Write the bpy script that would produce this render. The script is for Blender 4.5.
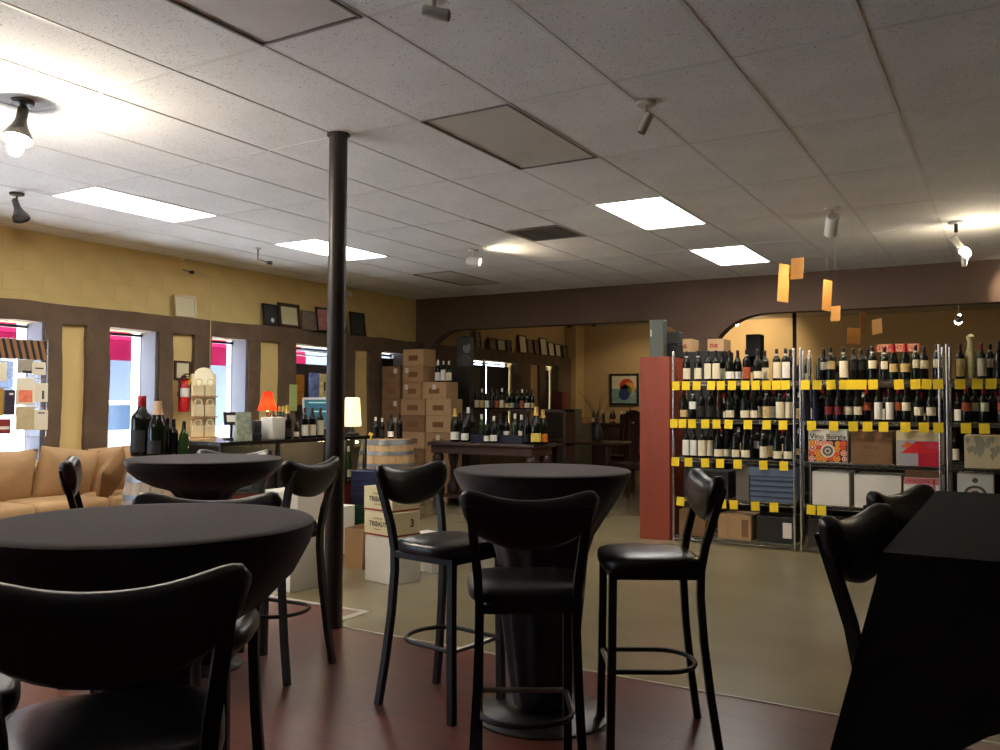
import bpy, bmesh, math, random
from mathutils import Vector, Matrix, noise
random.seed(7)
PI = math.pi
scene = bpy.context.scene
for o in list(bpy.data.objects): bpy.data.objects.remove(o)
COL = scene.collection

# ------------------------------------------------------------------ camera
CAMH = 1.36
F_PX, YAW, PIT, ROL = 863.27, .535384, .032463, .0049578
fw = Vector((-math.sin(YAW)*math.cos(PIT), math.cos(YAW)*math.cos(PIT), math.sin(PIT)))
rt = Vector((math.cos(YAW), math.sin(YAW), 0)); up = rt.cross(fw)
rt, up = math.cos(ROL)*rt + math.sin(ROL)*up, -math.sin(ROL)*rt + math.cos(ROL)*up
cd = bpy.data.cameras.new('camera'); cd.sensor_width = 36; cd.lens = F_PX/1000*36; cd.clip_start = .05; cd.clip_end = 200
cam = bpy.data.objects.new('camera', cd); COL.objects.link(cam); scene.camera = cam
mw = Matrix.Identity(4)
for r in range(3): mw[r][0] = rt[r]; mw[r][1] = up[r]; mw[r][2] = -fw[r]
mw.translation = (0, 0, CAMH); cam.matrix_world = mw
EYE = Vector((0, 0, CAMH))
# ------------------------------------------------------------------ world, exposure
scene.view_settings.view_transform = 'Standard'; scene.view_settings.look = 'None'
scene.view_settings.exposure = 0.4; scene.view_settings.gamma = 1; scene.view_settings.use_curve_mapping = False
wd = bpy.data.worlds.new('world'); scene.world = wd; wd.use_nodes = True
bg = wd.node_tree.nodes['Background']; bg.inputs[0].default_value = (.74, .86, 1, 1); bg.inputs[1].default_value = 10.0
sun = bpy.data.objects.new('sun', bpy.data.lights.new('sun', 'SUN')); COL.objects.link(sun); sun.data.energy = 60; sun.data.angle = .01; sun.data.color = (1, .95, .88)
sun.rotation_euler = Vector((-.04, .75, 1)).to_track_quat('Z', 'Y').to_euler()
PANEL_E = 11.0     # glow of a lit ceiling panel

# ------------------------------------------------------------------ photo measurements to places
def ray(x, y): return fw + (x-500)/F_PX*rt - (y-375)/F_PX*up
def atZ(x, y, z): d = ray(x, y); return EYE + d*((z-CAMH)/d.z)
def atY(x, y, Y): d = ray(x, y); return EYE + d*(Y/d.y)
def atX(x, y, X): d = ray(x, y); return EYE + d*(X/d.x)

# ------------------------------------------------------------------ materials
MATS = {}
def mat(name, col, rough=.6, metal=0, var=0, vscale=8, bump=0, bscale=60, spec=.5, emit=None, es=0, trans=0, coat=0, stretch=None):
    if name in MATS: return MATS[name]
    m = bpy.data.materials.new(name); m.use_nodes = True; MATS[name] = m
    nt = m.node_tree; b = nt.nodes['Principled BSDF']
    c = (*col, 1) if len(col) == 3 else col
    b.inputs['Base Color'].default_value = c; b.inputs['Roughness'].default_value = rough
    b.inputs['Metallic'].default_value = metal; b.inputs['Specular IOR Level'].default_value = spec
    if trans: b.inputs['Transmission Weight'].default_value = trans
    if coat: b.inputs['Coat Weight'].default_value = coat; b.inputs['Coat Roughness'].default_value = .12
    if emit: b.inputs['Emission Color'].default_value = (*emit, 1); b.inputs['Emission Strength'].default_value = es
    co = None
    if var or bump:
        tc = nt.nodes.new('ShaderNodeTexCoord'); co = tc.outputs['Object']
        if stretch:
            mp = nt.nodes.new('ShaderNodeMapping'); mp.inputs['Scale'].default_value = stretch
            nt.links.new(co, mp.inputs[0]); co = mp.outputs[0]
    if var:
        n = nt.nodes.new('ShaderNodeTexNoise'); n.inputs['Scale'].default_value = vscale; n.inputs['Detail'].default_value = 5
        nt.links.new(co, n.inputs['Vector'])
        r = nt.nodes.new('ShaderNodeValToRGB')
        r.color_ramp.elements[0].position = .3; r.color_ramp.elements[1].position = .7
        r.color_ramp.elements[0].color = (*[max(0, v*(1-var)) for v in c[:3]], 1)
        r.color_ramp.elements[1].color = (*[min(1, v*(1+var)) for v in c[:3]], 1)
        nt.links.new(n.outputs['Fac'], r.inputs[0]); nt.links.new(r.outputs[0], b.inputs['Base Color'])
    if bump:
        n = nt.nodes.new('ShaderNodeTexNoise'); n.inputs['Scale'].default_value = bscale; n.inputs['Detail'].default_value = 3
        nt.links.new(co, n.inputs['Vector'])
        bp = nt.nodes.new('ShaderNodeBump'); bp.inputs['Strength'].default_value = bump; bp.inputs['Distance'].default_value = .01
        nt.links.new(n.outputs['Fac'], bp.inputs['Height']); nt.links.new(bp.outputs[0], b.inputs['Normal'])
    return m
def srgb(r, g, b):
    f = lambda v: ((v/255+.055)/1.055)**2.4 if v/255 > .04045 else v/255/12.92
    return (f(r), f(g), f(b))

TILE = mat('ceiling_tile', (.84, .85, .86), .9, var=.05, vscale=2.5, bump=.25, bscale=120)
def tile_specks():
    nt = TILE.node_tree; b = nt.nodes['Principled BSDF']
    src = b.inputs['Base Color'].links[0].from_socket
    tc = nt.nodes.new('ShaderNodeTexCoord')
    v = nt.nodes.new('ShaderNodeTexNoise'); v.inputs['Scale'].default_value = 85; v.inputs['Detail'].default_value = 2
    nt.links.new(tc.outputs['Object'], v.inputs['Vector'])
    r = nt.nodes.new('ShaderNodeValToRGB'); r.color_ramp.elements[0].position = .30; r.color_ramp.elements[1].position = .38
    r.color_ramp.elements[0].color = (.45, .45, .45, 1); r.color_ramp.elements[1].color = (1, 1, 1, 1)
    nt.links.new(v.outputs['Fac'], r.inputs[0])
    mx = nt.nodes.new('ShaderNodeMix'); mx.data_type = 'RGBA'; mx.blend_type = 'MULTIPLY'; mx.inputs[0].default_value = .8
    nt.links.new(src, mx.inputs[6]); nt.links.new(r.outputs[0], mx.inputs[7]); nt.links.new(mx.outputs[2], b.inputs['Base Color'])
tile_specks()
TEE = mat('ceiling_tee_paint', (.72, .73, .74), .6)
SLAB = mat('ceiling_slab', (.06, .055, .05), .9)
YELLOW = mat('yellow_wall_paint', srgb(212, 186, 122), .75, var=.05, vscale=3, bump=.25, bscale=35)
MORTAR = mat('yellow_wall_joint', srgb(204, 178, 115), .85)
STUCCO = mat('brown_stucco', srgb(98, 79, 61), .85, var=.2, vscale=5, bump=.8, bscale=18)
ARCHP = mat('brown_arch_plaster', srgb(100, 80, 68), .8, var=.10, vscale=2.2, bump=.3, bscale=14)
TAN = mat('tan_wall_paint', srgb(186, 158, 112), .8, var=.05, vscale=2)
OLIVE = mat('olive_wall_paint', srgb(150, 132, 92), .8, var=.06, vscale=2)
DIMW = mat('warm_grey_wall_paint', (.17, .15, .12), .8)
BLKMET = mat('black_powder_metal', (.018, .018, .019), .42, var=.2, vscale=20, spec=.5)
VINYL = mat('black_vinyl', (.012, .012, .013), .30, bump=.08, bscale=90, spec=.6)
WORN = mat('worn_steel', (.32, .28, .25), .35, metal=.9, var=.3, vscale=14)
BLKCLOTH = mat('black_stretch_cloth', (.030, .027, .028), .9, bump=.25, bscale=260, spec=.2, var=.1, vscale=30)
b_ = BLKCLOTH.node_tree.nodes['Principled BSDF']; b_.inputs['Sheen Weight'].default_value = .5; b_.inputs['Sheen Roughness'].default_value = .45; b_.inputs['Sheen Tint'].default_value = (.75, .68, .70, 1)
BLKCLOTH2 = mat('black_linen', (.017, .016, .015), .92, bump=.25, bscale=260, spec=.2, var=.1, vscale=30)
POLEM = mat('dark_brown_pole_paint', (.035, .028, .026), .38, var=.1)
CHROME = mat('chrome_wire', (.62, .62, .63), .25, metal=1)
TAGY = mat('yellow_price_card', srgb(250, 215, 35), .6, var=.06, vscale=40)
KRAFT = mat('kraft_cardboard', srgb(164, 128, 92), .85, var=.06, vscale=6)
KRAFT2 = mat('brown_cardboard', srgb(130, 98, 68), .85, var=.07, vscale=6)
KRAFT3 = mat('pale_cardboard', srgb(180, 146, 106), .85, var=.06, vscale=6)
CREAM = mat('cream_carton', srgb(226, 210, 168), .7, var=.03)
WHITE = mat('white_card', srgb(232, 228, 218), .65, var=.02)
DARKPRINT = mat('dark_print', srgb(50, 42, 36), .7)
REDPRINT = mat('red_print', srgb(150, 35, 30), .7)
GLASS_D = mat('dark_green_glass', (.006, .008, .005), .12, spec=.4)
GLASS_B = mat('black_glass', (.005, .005, .006), .12, spec=.4)
GLASS_N = mat('brown_glass', (.035, .014, .005), .08, spec=.6)
GLASS_G = mat('green_glass', (.02, .05, .012), .07, spec=.6)
LAB_C = mat('cream_label', srgb(236, 226, 196), .7, var=.04, vscale=60)
LAB_W = mat('white_label', srgb(240, 238, 230), .7, var=.03, vscale=60)
LAB_T = mat('tan_label', srgb(206, 178, 120), .7, var=.12, vscale=50)
LAB_R = mat('burgundy_label', srgb(122, 28, 40), .6)
LAB_P = mat('picture_label', srgb(170, 82, 48), .6, var=.5, vscale=45)
LAB_O = mat('orange_label', srgb(232, 130, 30), .6)
LAB_Y = mat('yellow_label', srgb(232, 205, 90), .6)
LAB_K = mat('black_label', (.012, .012, .014), .5)
CAP_K = mat('black_capsule', (.012, .010, .012), .35)
CAP_R = mat('red_capsule', srgb(150, 25, 30), .35)
CAP_W = mat('white_capsule', srgb(225, 220, 210), .4)
CAP_G = mat('gold_foil', srgb(214, 178, 96), .35, metal=.6)
CAP_M = mat('maroon_capsule', srgb(80, 20, 26), .35)
DKWOOD = mat('dark_mahogany', (.045, .018, .013), .4, var=.25, vscale=10, stretch=(1, 1, .15), coat=.2)
REDWOOD = mat('red_brown_laminate', srgb(150, 66, 44), .45, var=.10, vscale=9, stretch=(1, 1, .12))
OAK = mat('oak_stave', srgb(206, 170, 122), .6, var=.12, vscale=16, stretch=(1, 1, .12))
OAKG = mat('grey_oak_stave', srgb(176, 160, 140), .65, var=.15, vscale=16, stretch=(1, 1, .12))
HOOP = mat('galvanised_hoop', (.28, .29, .30), .42, metal=.7, var=.12, vscale=30)
SOFA = mat('tan_microfibre', srgb(182, 148, 108), .9, var=.08, vscale=7, bump=.15, bscale=200, spec=.2)
SOFA2 = mat('brown_microfibre', srgb(150, 116, 80), .9, var=.1, vscale=7, bump=.15, bscale=200, spec=.2)
BLACK = mat('matt_black', (.012, .012, .013), .5)
GREYP = mat('grey_plastic', (.12, .13, .13), .5)
WHITEP = mat('white_plastic', (.75, .73, .68), .4)
BLUEG = mat('blue_grey_crate', srgb(96, 112, 136), .6, var=.1, vscale=10)
def glass_mat(name, col, rough=.0):
    m = bpy.data.materials.new(name); m.use_nodes = True; nt = m.node_tree
    for n in list(nt.nodes): nt.nodes.remove(n)
    o = nt.nodes.new('ShaderNodeOutputMaterial'); t = nt.nodes.new('ShaderNodeBsdfTransparent'); g = nt.nodes.new('ShaderNodeBsdfGlossy')
    t.inputs[0].default_value = (*col, 1); g.inputs['Roughness'].default_value = max(.02, rough)
    mx = nt.nodes.new('ShaderNodeMixShader'); lw = nt.nodes.new('ShaderNodeLayerWeight'); lw.inputs[0].default_value = .5; pw = nt.nodes.new('ShaderNodeMath'); pw.operation = 'POWER'; pw.inputs[1].default_value = 4
    fr = nt.nodes.new('ShaderNodeMath'); fr.operation = 'MULTIPLY_ADD'; fr.inputs[1].default_value = .5; fr.inputs[2].default_value = .03; nt.links.new(lw.outputs['Facing'], pw.inputs[0]); nt.links.new(pw.outputs[0], fr.inputs[0])
    nt.links.new(fr.outputs[0], mx.inputs[0]); nt.links.new(t.outputs[0], mx.inputs[1]); nt.links.new(g.outputs[0], mx.inputs[2])
    nt.links.new(mx.outputs[0], o.inputs[0]); return m
PANE = glass_mat('window_glass', (.93, .96, .98)); CLEAR = glass_mat('clear_glass', (.9, .92, .9))
def wood_floor():
    m = mat('red_laminate_floor', (.1, .03, .02), .3, spec=.4); nt = m.node_tree; b = nt.nodes['Principled BSDF']
    tc = nt.nodes.new('ShaderNodeTexCoord'); mp = nt.nodes.new('ShaderNodeMapping'); mp.inputs['Rotation'].default_value = (0, 0, 0)
    nt.links.new(tc.outputs['Object'], mp.inputs[0])
    br = nt.nodes.new('ShaderNodeTexBrick'); br.inputs['Scale'].default_value = 1; br.inputs['Brick Width'].default_value = 1.2
    br.inputs['Row Height'].default_value = .19; br.inputs['Mortar Size'].default_value = .0018
    br.inputs['Color1'].default_value = (.165, .052, .038, 1); br.inputs['Color2'].default_value = (.145, .045, .033, 1); br.inputs['Mortar'].default_value = (.03, .01, .008, 1)
    nt.links.new(mp.outputs[0], br.inputs['Vector'])
    n = nt.nodes.new('ShaderNodeTexNoise'); n.inputs['Scale'].default_value = 5; n.inputs['Detail'].default_value = 6
    m2 = nt.nodes.new('ShaderNodeMapping'); m2.inputs['Scale'].default_value = (1, 9, 1); nt.links.new(tc.outputs['Object'], m2.inputs[0]); nt.links.new(m2.outputs[0], n.inputs['Vector'])
    r = nt.nodes.new('ShaderNodeValToRGB'); r.color_ramp.elements[0].position = .3; r.color_ramp.elements[1].position = .75
    r.color_ramp.elements[0].color = (.8, .8, .8, 1); r.color_ramp.elements[1].color = (1.12, 1.1, 1.1, 1); nt.links.new(n.outputs['Fac'], r.inputs[0])
    mx = nt.nodes.new('ShaderNodeMix'); mx.data_type = 'RGBA'; mx.blend_type = 'MULTIPLY'; mx.inputs[0].default_value = 1
    nt.links.new(br.outputs['Color'], mx.inputs[6]); nt.links.new(r.outputs[0], mx.inputs[7]); nt.links.new(mx.outputs[2], b.inputs['Base Color'])
    return m
def concrete():
    m = mat('polished_concrete', (.2, .17, .12), .28, spec=.35); nt = m.node_tree; b = nt.nodes['Principled BSDF']
    tc = nt.nodes.new('ShaderNodeTexCoord')
    n = nt.nodes.new('ShaderNodeTexNoise'); n.inputs['Scale'].default_value = .9; n.inputs['Detail'].default_value = 4; n.inputs['Roughness'].default_value = .55
    nt.links.new(tc.outputs['Object'], n.inputs['Vector'])
    r = nt.nodes.new('ShaderNodeValToRGB'); r.color_ramp.elements[0].position = .2; r.color_ramp.elements[1].position = .8
    r.color_ramp.elements[0].color = (.20, .168, .098, 1); r.color_ramp.elements[1].color = (.29, .245, .146, 1)
    nt.links.new(n.outputs['Fac'], r.inputs[0]); nt.links.new(r.outputs[0], b.inputs['Base Color'])
    b.inputs['Roughness'].default_value = .24
    return m
WOODF = wood_floor(); CONC = concrete()

# ------------------------------------------------------------------ mesh helpers
def B(): return bmesh.new()
def bx(bm, c, s, bev=0, seg=1, R=None):
    r = bmesh.ops.create_cube(bm, size=1); vs = r['verts']
    for v in vs: v.co = Vector((v.co.x*s[0], v.co.y*s[1], v.co.z*s[2]))
    if bev:
        es = list({e for v in vs for e in v.link_edges})
        rb = bmesh.ops.bevel(bm, geom=es, offset=bev, segments=seg, affect='EDGES', profile=.5)
        vs = list({v for f in rb['faces'] for v in f.verts} | {v for v in vs if v.is_valid})
    for v in vs:
        if R is not None: v.co = R @ v.co
        v.co += Vector(c)
    return bm
def bxe(bm, a, b, bev=0, seg=1):
    c = [(a[i]+b[i])/2 for i in range(3)]; s = [abs(b[i]-a[i]) for i in range(3)]
    return bx(bm, c, s, bev, seg)
def lathe(bm, prof, n=16, o=(0, 0, 0), M=None, caps=True):
    rings = []
    for r, z in prof:
        ring = []
        for k in range(n):
            a = 2*PI*k/n; p = Vector((r*math.cos(a), r*math.sin(a), z))
            if M is not None: p = M @ p
            ring.append(bm.verts.new(p+Vector(o)))
        rings.append(ring)
    for i in range(len(rings)-1):
        for k in range(n): bm.faces.new((rings[i][k], rings[i][(k+1) % n], rings[i+1][(k+1) % n], rings[i+1][k]))
    if caps:
        bm.faces.new(rings[0][::-1]); bm.faces.new(rings[-1])
    return rings
def tube(bm, pts, r, n=8, closed=False, square=False, rs=None):
    pts = [Vector(p) for p in pts]; m = len(pts); rings = []
    if square: n = 4
    prev = None
    for i in range(m):
        if closed: t = pts[(i+1) % m]-pts[(i-1) % m]
        else: t = pts[min(i+1, m-1)]-pts[max(i-1, 0)]
        t.normalize()
        if prev is None:
            ref = Vector((1, 0, 0)) if abs(t.x) < .8 else Vector((0, 1, 0))
            a = (ref - t*ref.dot(t)).normalized()
        else: a = (prev - t*prev.dot(t)).normalized()
        prev = a; b = t.cross(a); ring = []
        rr = rs[i] if rs else r
        for k in range(n):
            ang = 2*PI*(k+.5)/n if square else 2*PI*k/n
            q = rr*(1.414 if square else 1)
            ring.append(bm.verts.new(pts[i]+a*(q*math.cos(ang))+b*(q*math.sin(ang))))
        rings.append(ring)
    L = m if closed else m-1
    for i in range(L):
        A, C = rings[i], rings[(i+1) % m]
        for k in range(n): bm.faces.new((A[k], A[(k+1) % n], C[(k+1) % n], C[k]))
    if not closed: bm.faces.new(rings[0][::-1]); bm.faces.new(rings[-1])
def prism(bm, poly, z0, z1, M=None):
    lo = [Vector((x, y, z0)) for x, y in poly]; hi = [Vector((x, y, z1)) for x, y in poly]
    if M is not None: lo = [M @ v for v in lo]; hi = [M @ v for v in hi]
    lo = [bm.verts.new(v) for v in lo]; hi = [bm.verts.new(v) for v in hi]; n = len(poly)
    bm.faces.new(lo[::-1]); bm.faces.new(hi)
    for k in range(n): bm.faces.new((lo[k], lo[(k+1) % n], hi[(k+1) % n], hi[k]))
def disc(bm, c, r, n=20, M=None):
    vs = []
    for k in range(n):
        p = Vector((r*math.cos(2*PI*k/n), r*math.sin(2*PI*k/n), 0))
        if M is not None: p = M @ p
        vs.append(bm.verts.new(p+Vector(c)))
    bm.faces.new(vs)
def mesh(name, bm, m, smooth=True, ang=40):
    bmesh.ops.recalc_face_normals(bm, faces=bm.faces[:])
    me = bpy.data.meshes.new(name); bm.to_mesh(me); bm.free()
    if m is not None: me.materials.append(m)
    if smooth:
        me.polygons.foreach_set('use_smooth', [True]*len(me.polygons))
        try: me.set_sharp_from_angle(angle=math.radians(ang))
        except Exception: pass
    return me
def link(name, me, parent=None, loc=(0, 0, 0), rot=(0, 0, 0)):
    o = bpy.data.objects.new(name, me); COL.objects.link(o); o.location = loc; o.rotation_euler = rot
    if parent is not None: o.parent = parent
    return o
def part(name, bm, m, parent, smooth=True, loc=(0, 0, 0), rot=(0, 0, 0), ang=40): return link(name, mesh(name, bm, m, smooth, ang), parent, loc, rot)
def tag(o, label, cat, group=None):
    o['label'] = label; o['category'] = cat
    if group: o['group'] = group
    return o
def thing(name, label, cat, loc=(0, 0, 0), rz=0, group=None): return tag(link(name, None, None, loc, (0, 0, rz)), label, cat, group)
def solo(name, bm, m, label, cat, loc=(0, 0, 0), rot=(0, 0, 0), group=None, smooth=True):
    return tag(link(name, mesh(name, bm, m, smooth), None, loc, rot), label, cat, group)
def struct(name, bm, m, smooth=False):
    o = link(name, mesh(name, bm, m, smooth)); o['kind'] = 'structure'; return o
def setmat(o, m):
    o.material_slots[0].link = 'OBJECT'; o.material_slots[0].material = m
BODY = {}
def body(t): return BODY.get(t.name, t)
def copy_tree(o, parent=None):
    c = o.copy(); COL.objects.link(c); c.parent = parent
    for ch in [x for x in bpy.data.objects if x.parent == o]: copy_tree(ch, c)
    return c
def text(s, size, m, parent, loc, rot, name='lettering', bold=0, sx=1):
    cu = bpy.data.curves.new('t', 'FONT'); cu.body = s; cu.size = size; cu.align_x = 'CENTER'; cu.align_y = 'CENTER'; cu.extrude = .0006; cu.offset = bold; cu.resolution_u = 2
    t = bpy.data.objects.new('t', cu); COL.objects.link(t)
    dg = bpy.context.evaluated_depsgraph_get(); me = bpy.data.meshes.new_from_object(t.evaluated_get(dg)); bpy.data.objects.remove(t)
    me.materials.clear(); me.materials.append(m)
    o = link(name, me, body(parent), loc, rot); o.scale = (sx, 1, 1); return o
def wob(bm, amp, sc, axes=(1, 1, 1), cuts=0):
    for v in bm.verts:
        p = v.co*sc; d = noise.noise_vector(p)
        v.co += Vector((d.x*amp*axes[0], d.y*amp*axes[1], d.z*amp*axes[2]))
def gridbox(bm, a, b, step):
    n = [max(1, int(round(abs(b[i]-a[i])/step))) for i in range(3)]
    def face(i, j, k, val):
        vs = {}
        for u in range(n[i]+1):
            for w in range(n[j]+1):
                p = [0, 0, 0]; p[i] = a[i]+(b[i]-a[i])*u/n[i]; p[j] = a[j]+(b[j]-a[j])*w/n[j]; p[k] = val
                vs[u, w] = bm.verts.new(p)
        for u in range(n[i]):
            for w in range(n[j]): bm.faces.new((vs[u, w], vs[u+1, w], vs[u+1, w+1], vs[u, w+1]))
    for k in range(3):
        i, j = [q for q in range(3) if q != k]; face(i, j, k, a[k]); face(i, j, k, b[k])
    bmesh.ops.remove_doubles(bm, verts=bm.verts[:], dist=1e-4)

# ================================================================== SETTING
CZ = 3.01; GX, GY = -4.198, 1.624
XL, XR, Y0, Y1, Y2 = -8.22, 3.0, -2.2, 11.2, 17.0
# floors
bm = B(); bxe(bm, (XL-.3, Y0, -.1), (XR, Y2+.2, -.012)); struct('floor', bm, CONC)
bm = B()
prism(bm, [(-3.64, 4.05), (XR, 4.05), (XR, Y2), (XL, Y2), (XL, 4.43), (-3.64, 4.43)], -.012, 0); concrete_floor = struct('floor_concrete', bm, CONC)
bm = B()
prism(bm, [(XL, Y0), (XR, Y0), (XR, 4.035), (-3.66, 4.035), (-3.66, 4.40), (XL, 4.40)], -.012, .002); struct('floor_wood', bm, WOODF)
bm = B()
bxe(bm, (-3.66, 4.035, -.01), (XR, 4.05, .006)); bxe(bm, (-3.66, 4.05, -.01), (-3.60, 4.40, .004)); bxe(bm, (XL, 4.40, -.01), (-3.60, 4.44, .004))
struct('trim_1', bm, mat('pale_transition_strip', (.5, .45, .36), .4))
# ceiling
bm = B(); bxe(bm, (XL-.3, Y0, CZ+.05), (XR, Y2+.2, CZ+.15)); ceil = struct('ceiling', bm, SLAB)
LIT = [(2, 4), (2, 6), (-4, 2), (-4, 4), (-4, 0)]
UNLIT = [(2, 0), (2, 2), (-4, 6)]
VENT = (0, 4)
cellx = lambda i: GX+.61*i
celly = lambda j: GY+1.22*j
bmt = B(); bx(bmt, (0, 0, 0), (.594, 1.204, .016), .003); tile_me = mesh('ceiling_tile', bmt, TILE, False)
for i in range(-7, 12):
    for j in range(-4, 8):
        if (i, j) in LIT or (i, j) in UNLIT or (i, j) == VENT: continue
        x0, x1, y0, y1 = cellx(i), cellx(i+1), celly(j), celly(j+1)
        if x1 > XR or y0 < Y0-.1: continue
        x0c = max(x0, XL); y1c = min(y1, Y1-.0)
        if x1-x0c < .1 or y1c-y0 < .1: continue
        o = link('ceiling_tile', tile_me, ceil, ((x0c+x1)/2, (y0+y1c)/2, CZ+.011+random.uniform(-.0012, .0012)), (random.uniform(-.0012, .0012), random.uniform(-.002, .002), 0))
        o.scale = ((x1-x0c-.008)/.594, (y1c-y0-.008)/1.204, 1)
for i in range(-6, 12):
    bm = B(); bxe(bm, (cellx(i)-.011, Y0, CZ), (cellx(i)+.011, Y1, CZ+.02)); part('tee_bar', bm, TEE, ceil, False)
for j in range(-3, 8):
    bm = B(); bxe(bm, (XL, celly(j)-.009, CZ+.001), (XR, celly(j)+.009, CZ+.02)); part('cross_tee', bm, TEE, ceil, False)
bm = B(); bxe(bm, (XL-.3, Y1+.2, CZ+.005), (XR, Y2, CZ+.05)); part('back_ceiling_board', bm, mat('back_ceiling_paint', (.5, .45, .36), .9), ceil, False)
# ceiling light panels
DIFF_ON = mat('lit_diffuser', (.9, .9, .88), .5, emit=(1, .96, .9), es=PANEL_E)
DIFF_OFF = mat('unlit_diffuser', (.66, .64, .60), .35, spec=.5, var=.03, vscale=3)
def panel(i, j, on, label, group=None):
    t = thing('ceiling_light', label, 'ceiling light', (cellx(i)+.305, celly(j)+.61, CZ-.004), 0, group)
    bm = B()
    for s in (-1, 1):
        bx(bm, (s*.291, 0, .006), (.014, 1.2, .012)); bx(bm, (0, s*.592, .0065), (.568, .014, .011))
    part('frame', bm, TEE if on else mat('dark_gap_frame', (.2, .19, .18), .5), t, False)
    bm = B(); bx(bm, (0, 0, .012), (.568, 1.172, .006)); part('diffuser', bm, DIFF_ON if on else DIFF_OFF, t, False)
panel(2, 4, True, 'lit ceiling panel beside the square air vent')
panel(2, 6, True, 'lit ceiling panel close to the brown arch wall')
panel(-4, 2, True, 'lit ceiling panel next to the two bronze spotlights')
panel(-4, 4, True, 'lit ceiling panel partly behind the round pole')
panel(-4, 0, True, 'lit ceiling panel at the end of the row by the windows, past the bronze spotlights')
panel(2, 0, False, 'unlit ceiling panel with a dark frame over the round tables')
panel(2, 2, False, 'unlit ceiling panel with a dark frame between pole and small white spotlight')
panel(-4, 6, False, 'unlit ceiling panel above the stacked cartons')
# vent
t = thing('air_vent', 'square metal air vent in the ceiling grid', 'vent', (cellx(0)+.305, celly(4)+.915, CZ-.002))
bm = B()
for s in (-1, 1): bx(bm, (s*.28, 0, .006), (.04, .6, .012)); bx(bm, (0, s*.28, .0065), (.52, .04, .011))
part('frame', bm, mat('vent_metal', (.22, .19, .16), .5), t, False)
bm = B(); bx(bm, (0, 0, .012), (.52, .52, .004)); part('backing', bm, mat('vent_dark', (.05, .045, .04), .8), t, False)
bms = B(); bx(bms, (0, 0, 0), (.5, .03, .003), 0, 1, Matrix.Rotation(.5, 3, 'X')); slm = mesh('slat', bms, mat('vent_slat', (.26, .22, .17), .5), False)
for k in range(9): link('slat', slm, t, (0, -.23+k*.058, .004))
bm = B(); bxe(bm, (cellx(0)+.02, celly(4)+.02, CZ+.006), (cellx(1)-.02, celly(4)+.6, CZ+.022)); part('ceiling_tile', bm, TILE, ceil, False)

# ---- left wall
WINS = [(-1.6, -.2), (.5, 1.8), (2.1, 2.9), (3.6, 4.95), (5.63, 6.24), (6.96, 7.54), (8.34, 9.30), (10.13, 10.72), (12.30, 14.28), (15.38, 15.95)]
NICH = [(-.1, .2), (3.1, 3.35), (5.11, 5.38), (6.42, 6.71), (7.72, 8.07), (9.52, 9.85), (14.75, 15.12)]
XW, XB = XL-.16, -8.05
SILL, HEAD = .74, 2.12
bm = B()
bxe(bm, (XW, Y0, HEAD), (XL+.0015, Y2, CZ+.05)); bxe(bm, (XW, Y0, -.01), (XL-.006, Y2, SILL))
yy = Y0
for a, b in WINS: bxe(bm, (XW, yy, SILL), (XL-.006, a, HEAD)); yy = b
bxe(bm, (XW, yy, SILL), (XL-.006, Y2, HEAD))
wl = struct('wall_left', bm, MORTAR)
# painted blocks of the upper wall
zc = 2.32; row = 0
bmb = B(); bx(bmb, (0, 0, 0), (.012, .394, .198), .0015); blk = mesh('wall_block', bmb, YELLOW, False)
for row, (z0, z1) in enumerate([(2.30, 2.42), (2.42, 2.62), (2.62, 2.82), (2.82, 3.02)]):
    y = 3.0 + (0 if row % 2 else .2)
    while y < Y1-.02:
        y1 = min(y+.4, Y1)
        o = link('wall_block', blk, wl, (XL-.0015-random.uniform(0, .001), (y+y1)/2, (z0+z1)/2)); o.scale = (1, (y1-y-.0015)/.394, (z1-z0-.0015)/.198)
        y = y1
bm = B(); bxe(bm, (XL-.006, Y0, 2.30), (XL+.004, 3.2, CZ)); part('painted_wall', bm, YELLOW, wl, False)
bm = B(); bxe(bm, (XL-.006, Y1+.2, 2.30), (XL+.004, Y2, CZ)); part('painted_wall', bm, TAN, wl, False)
for a, b in NICH:
    bm = B(); bxe(bm, (XL-.006, a-.04, .5), (XB-.055, b+.04, HEAD+.05)); part('niche_panel', bm, YELLOW if a < 12 else TAN, wl, False)
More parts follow.
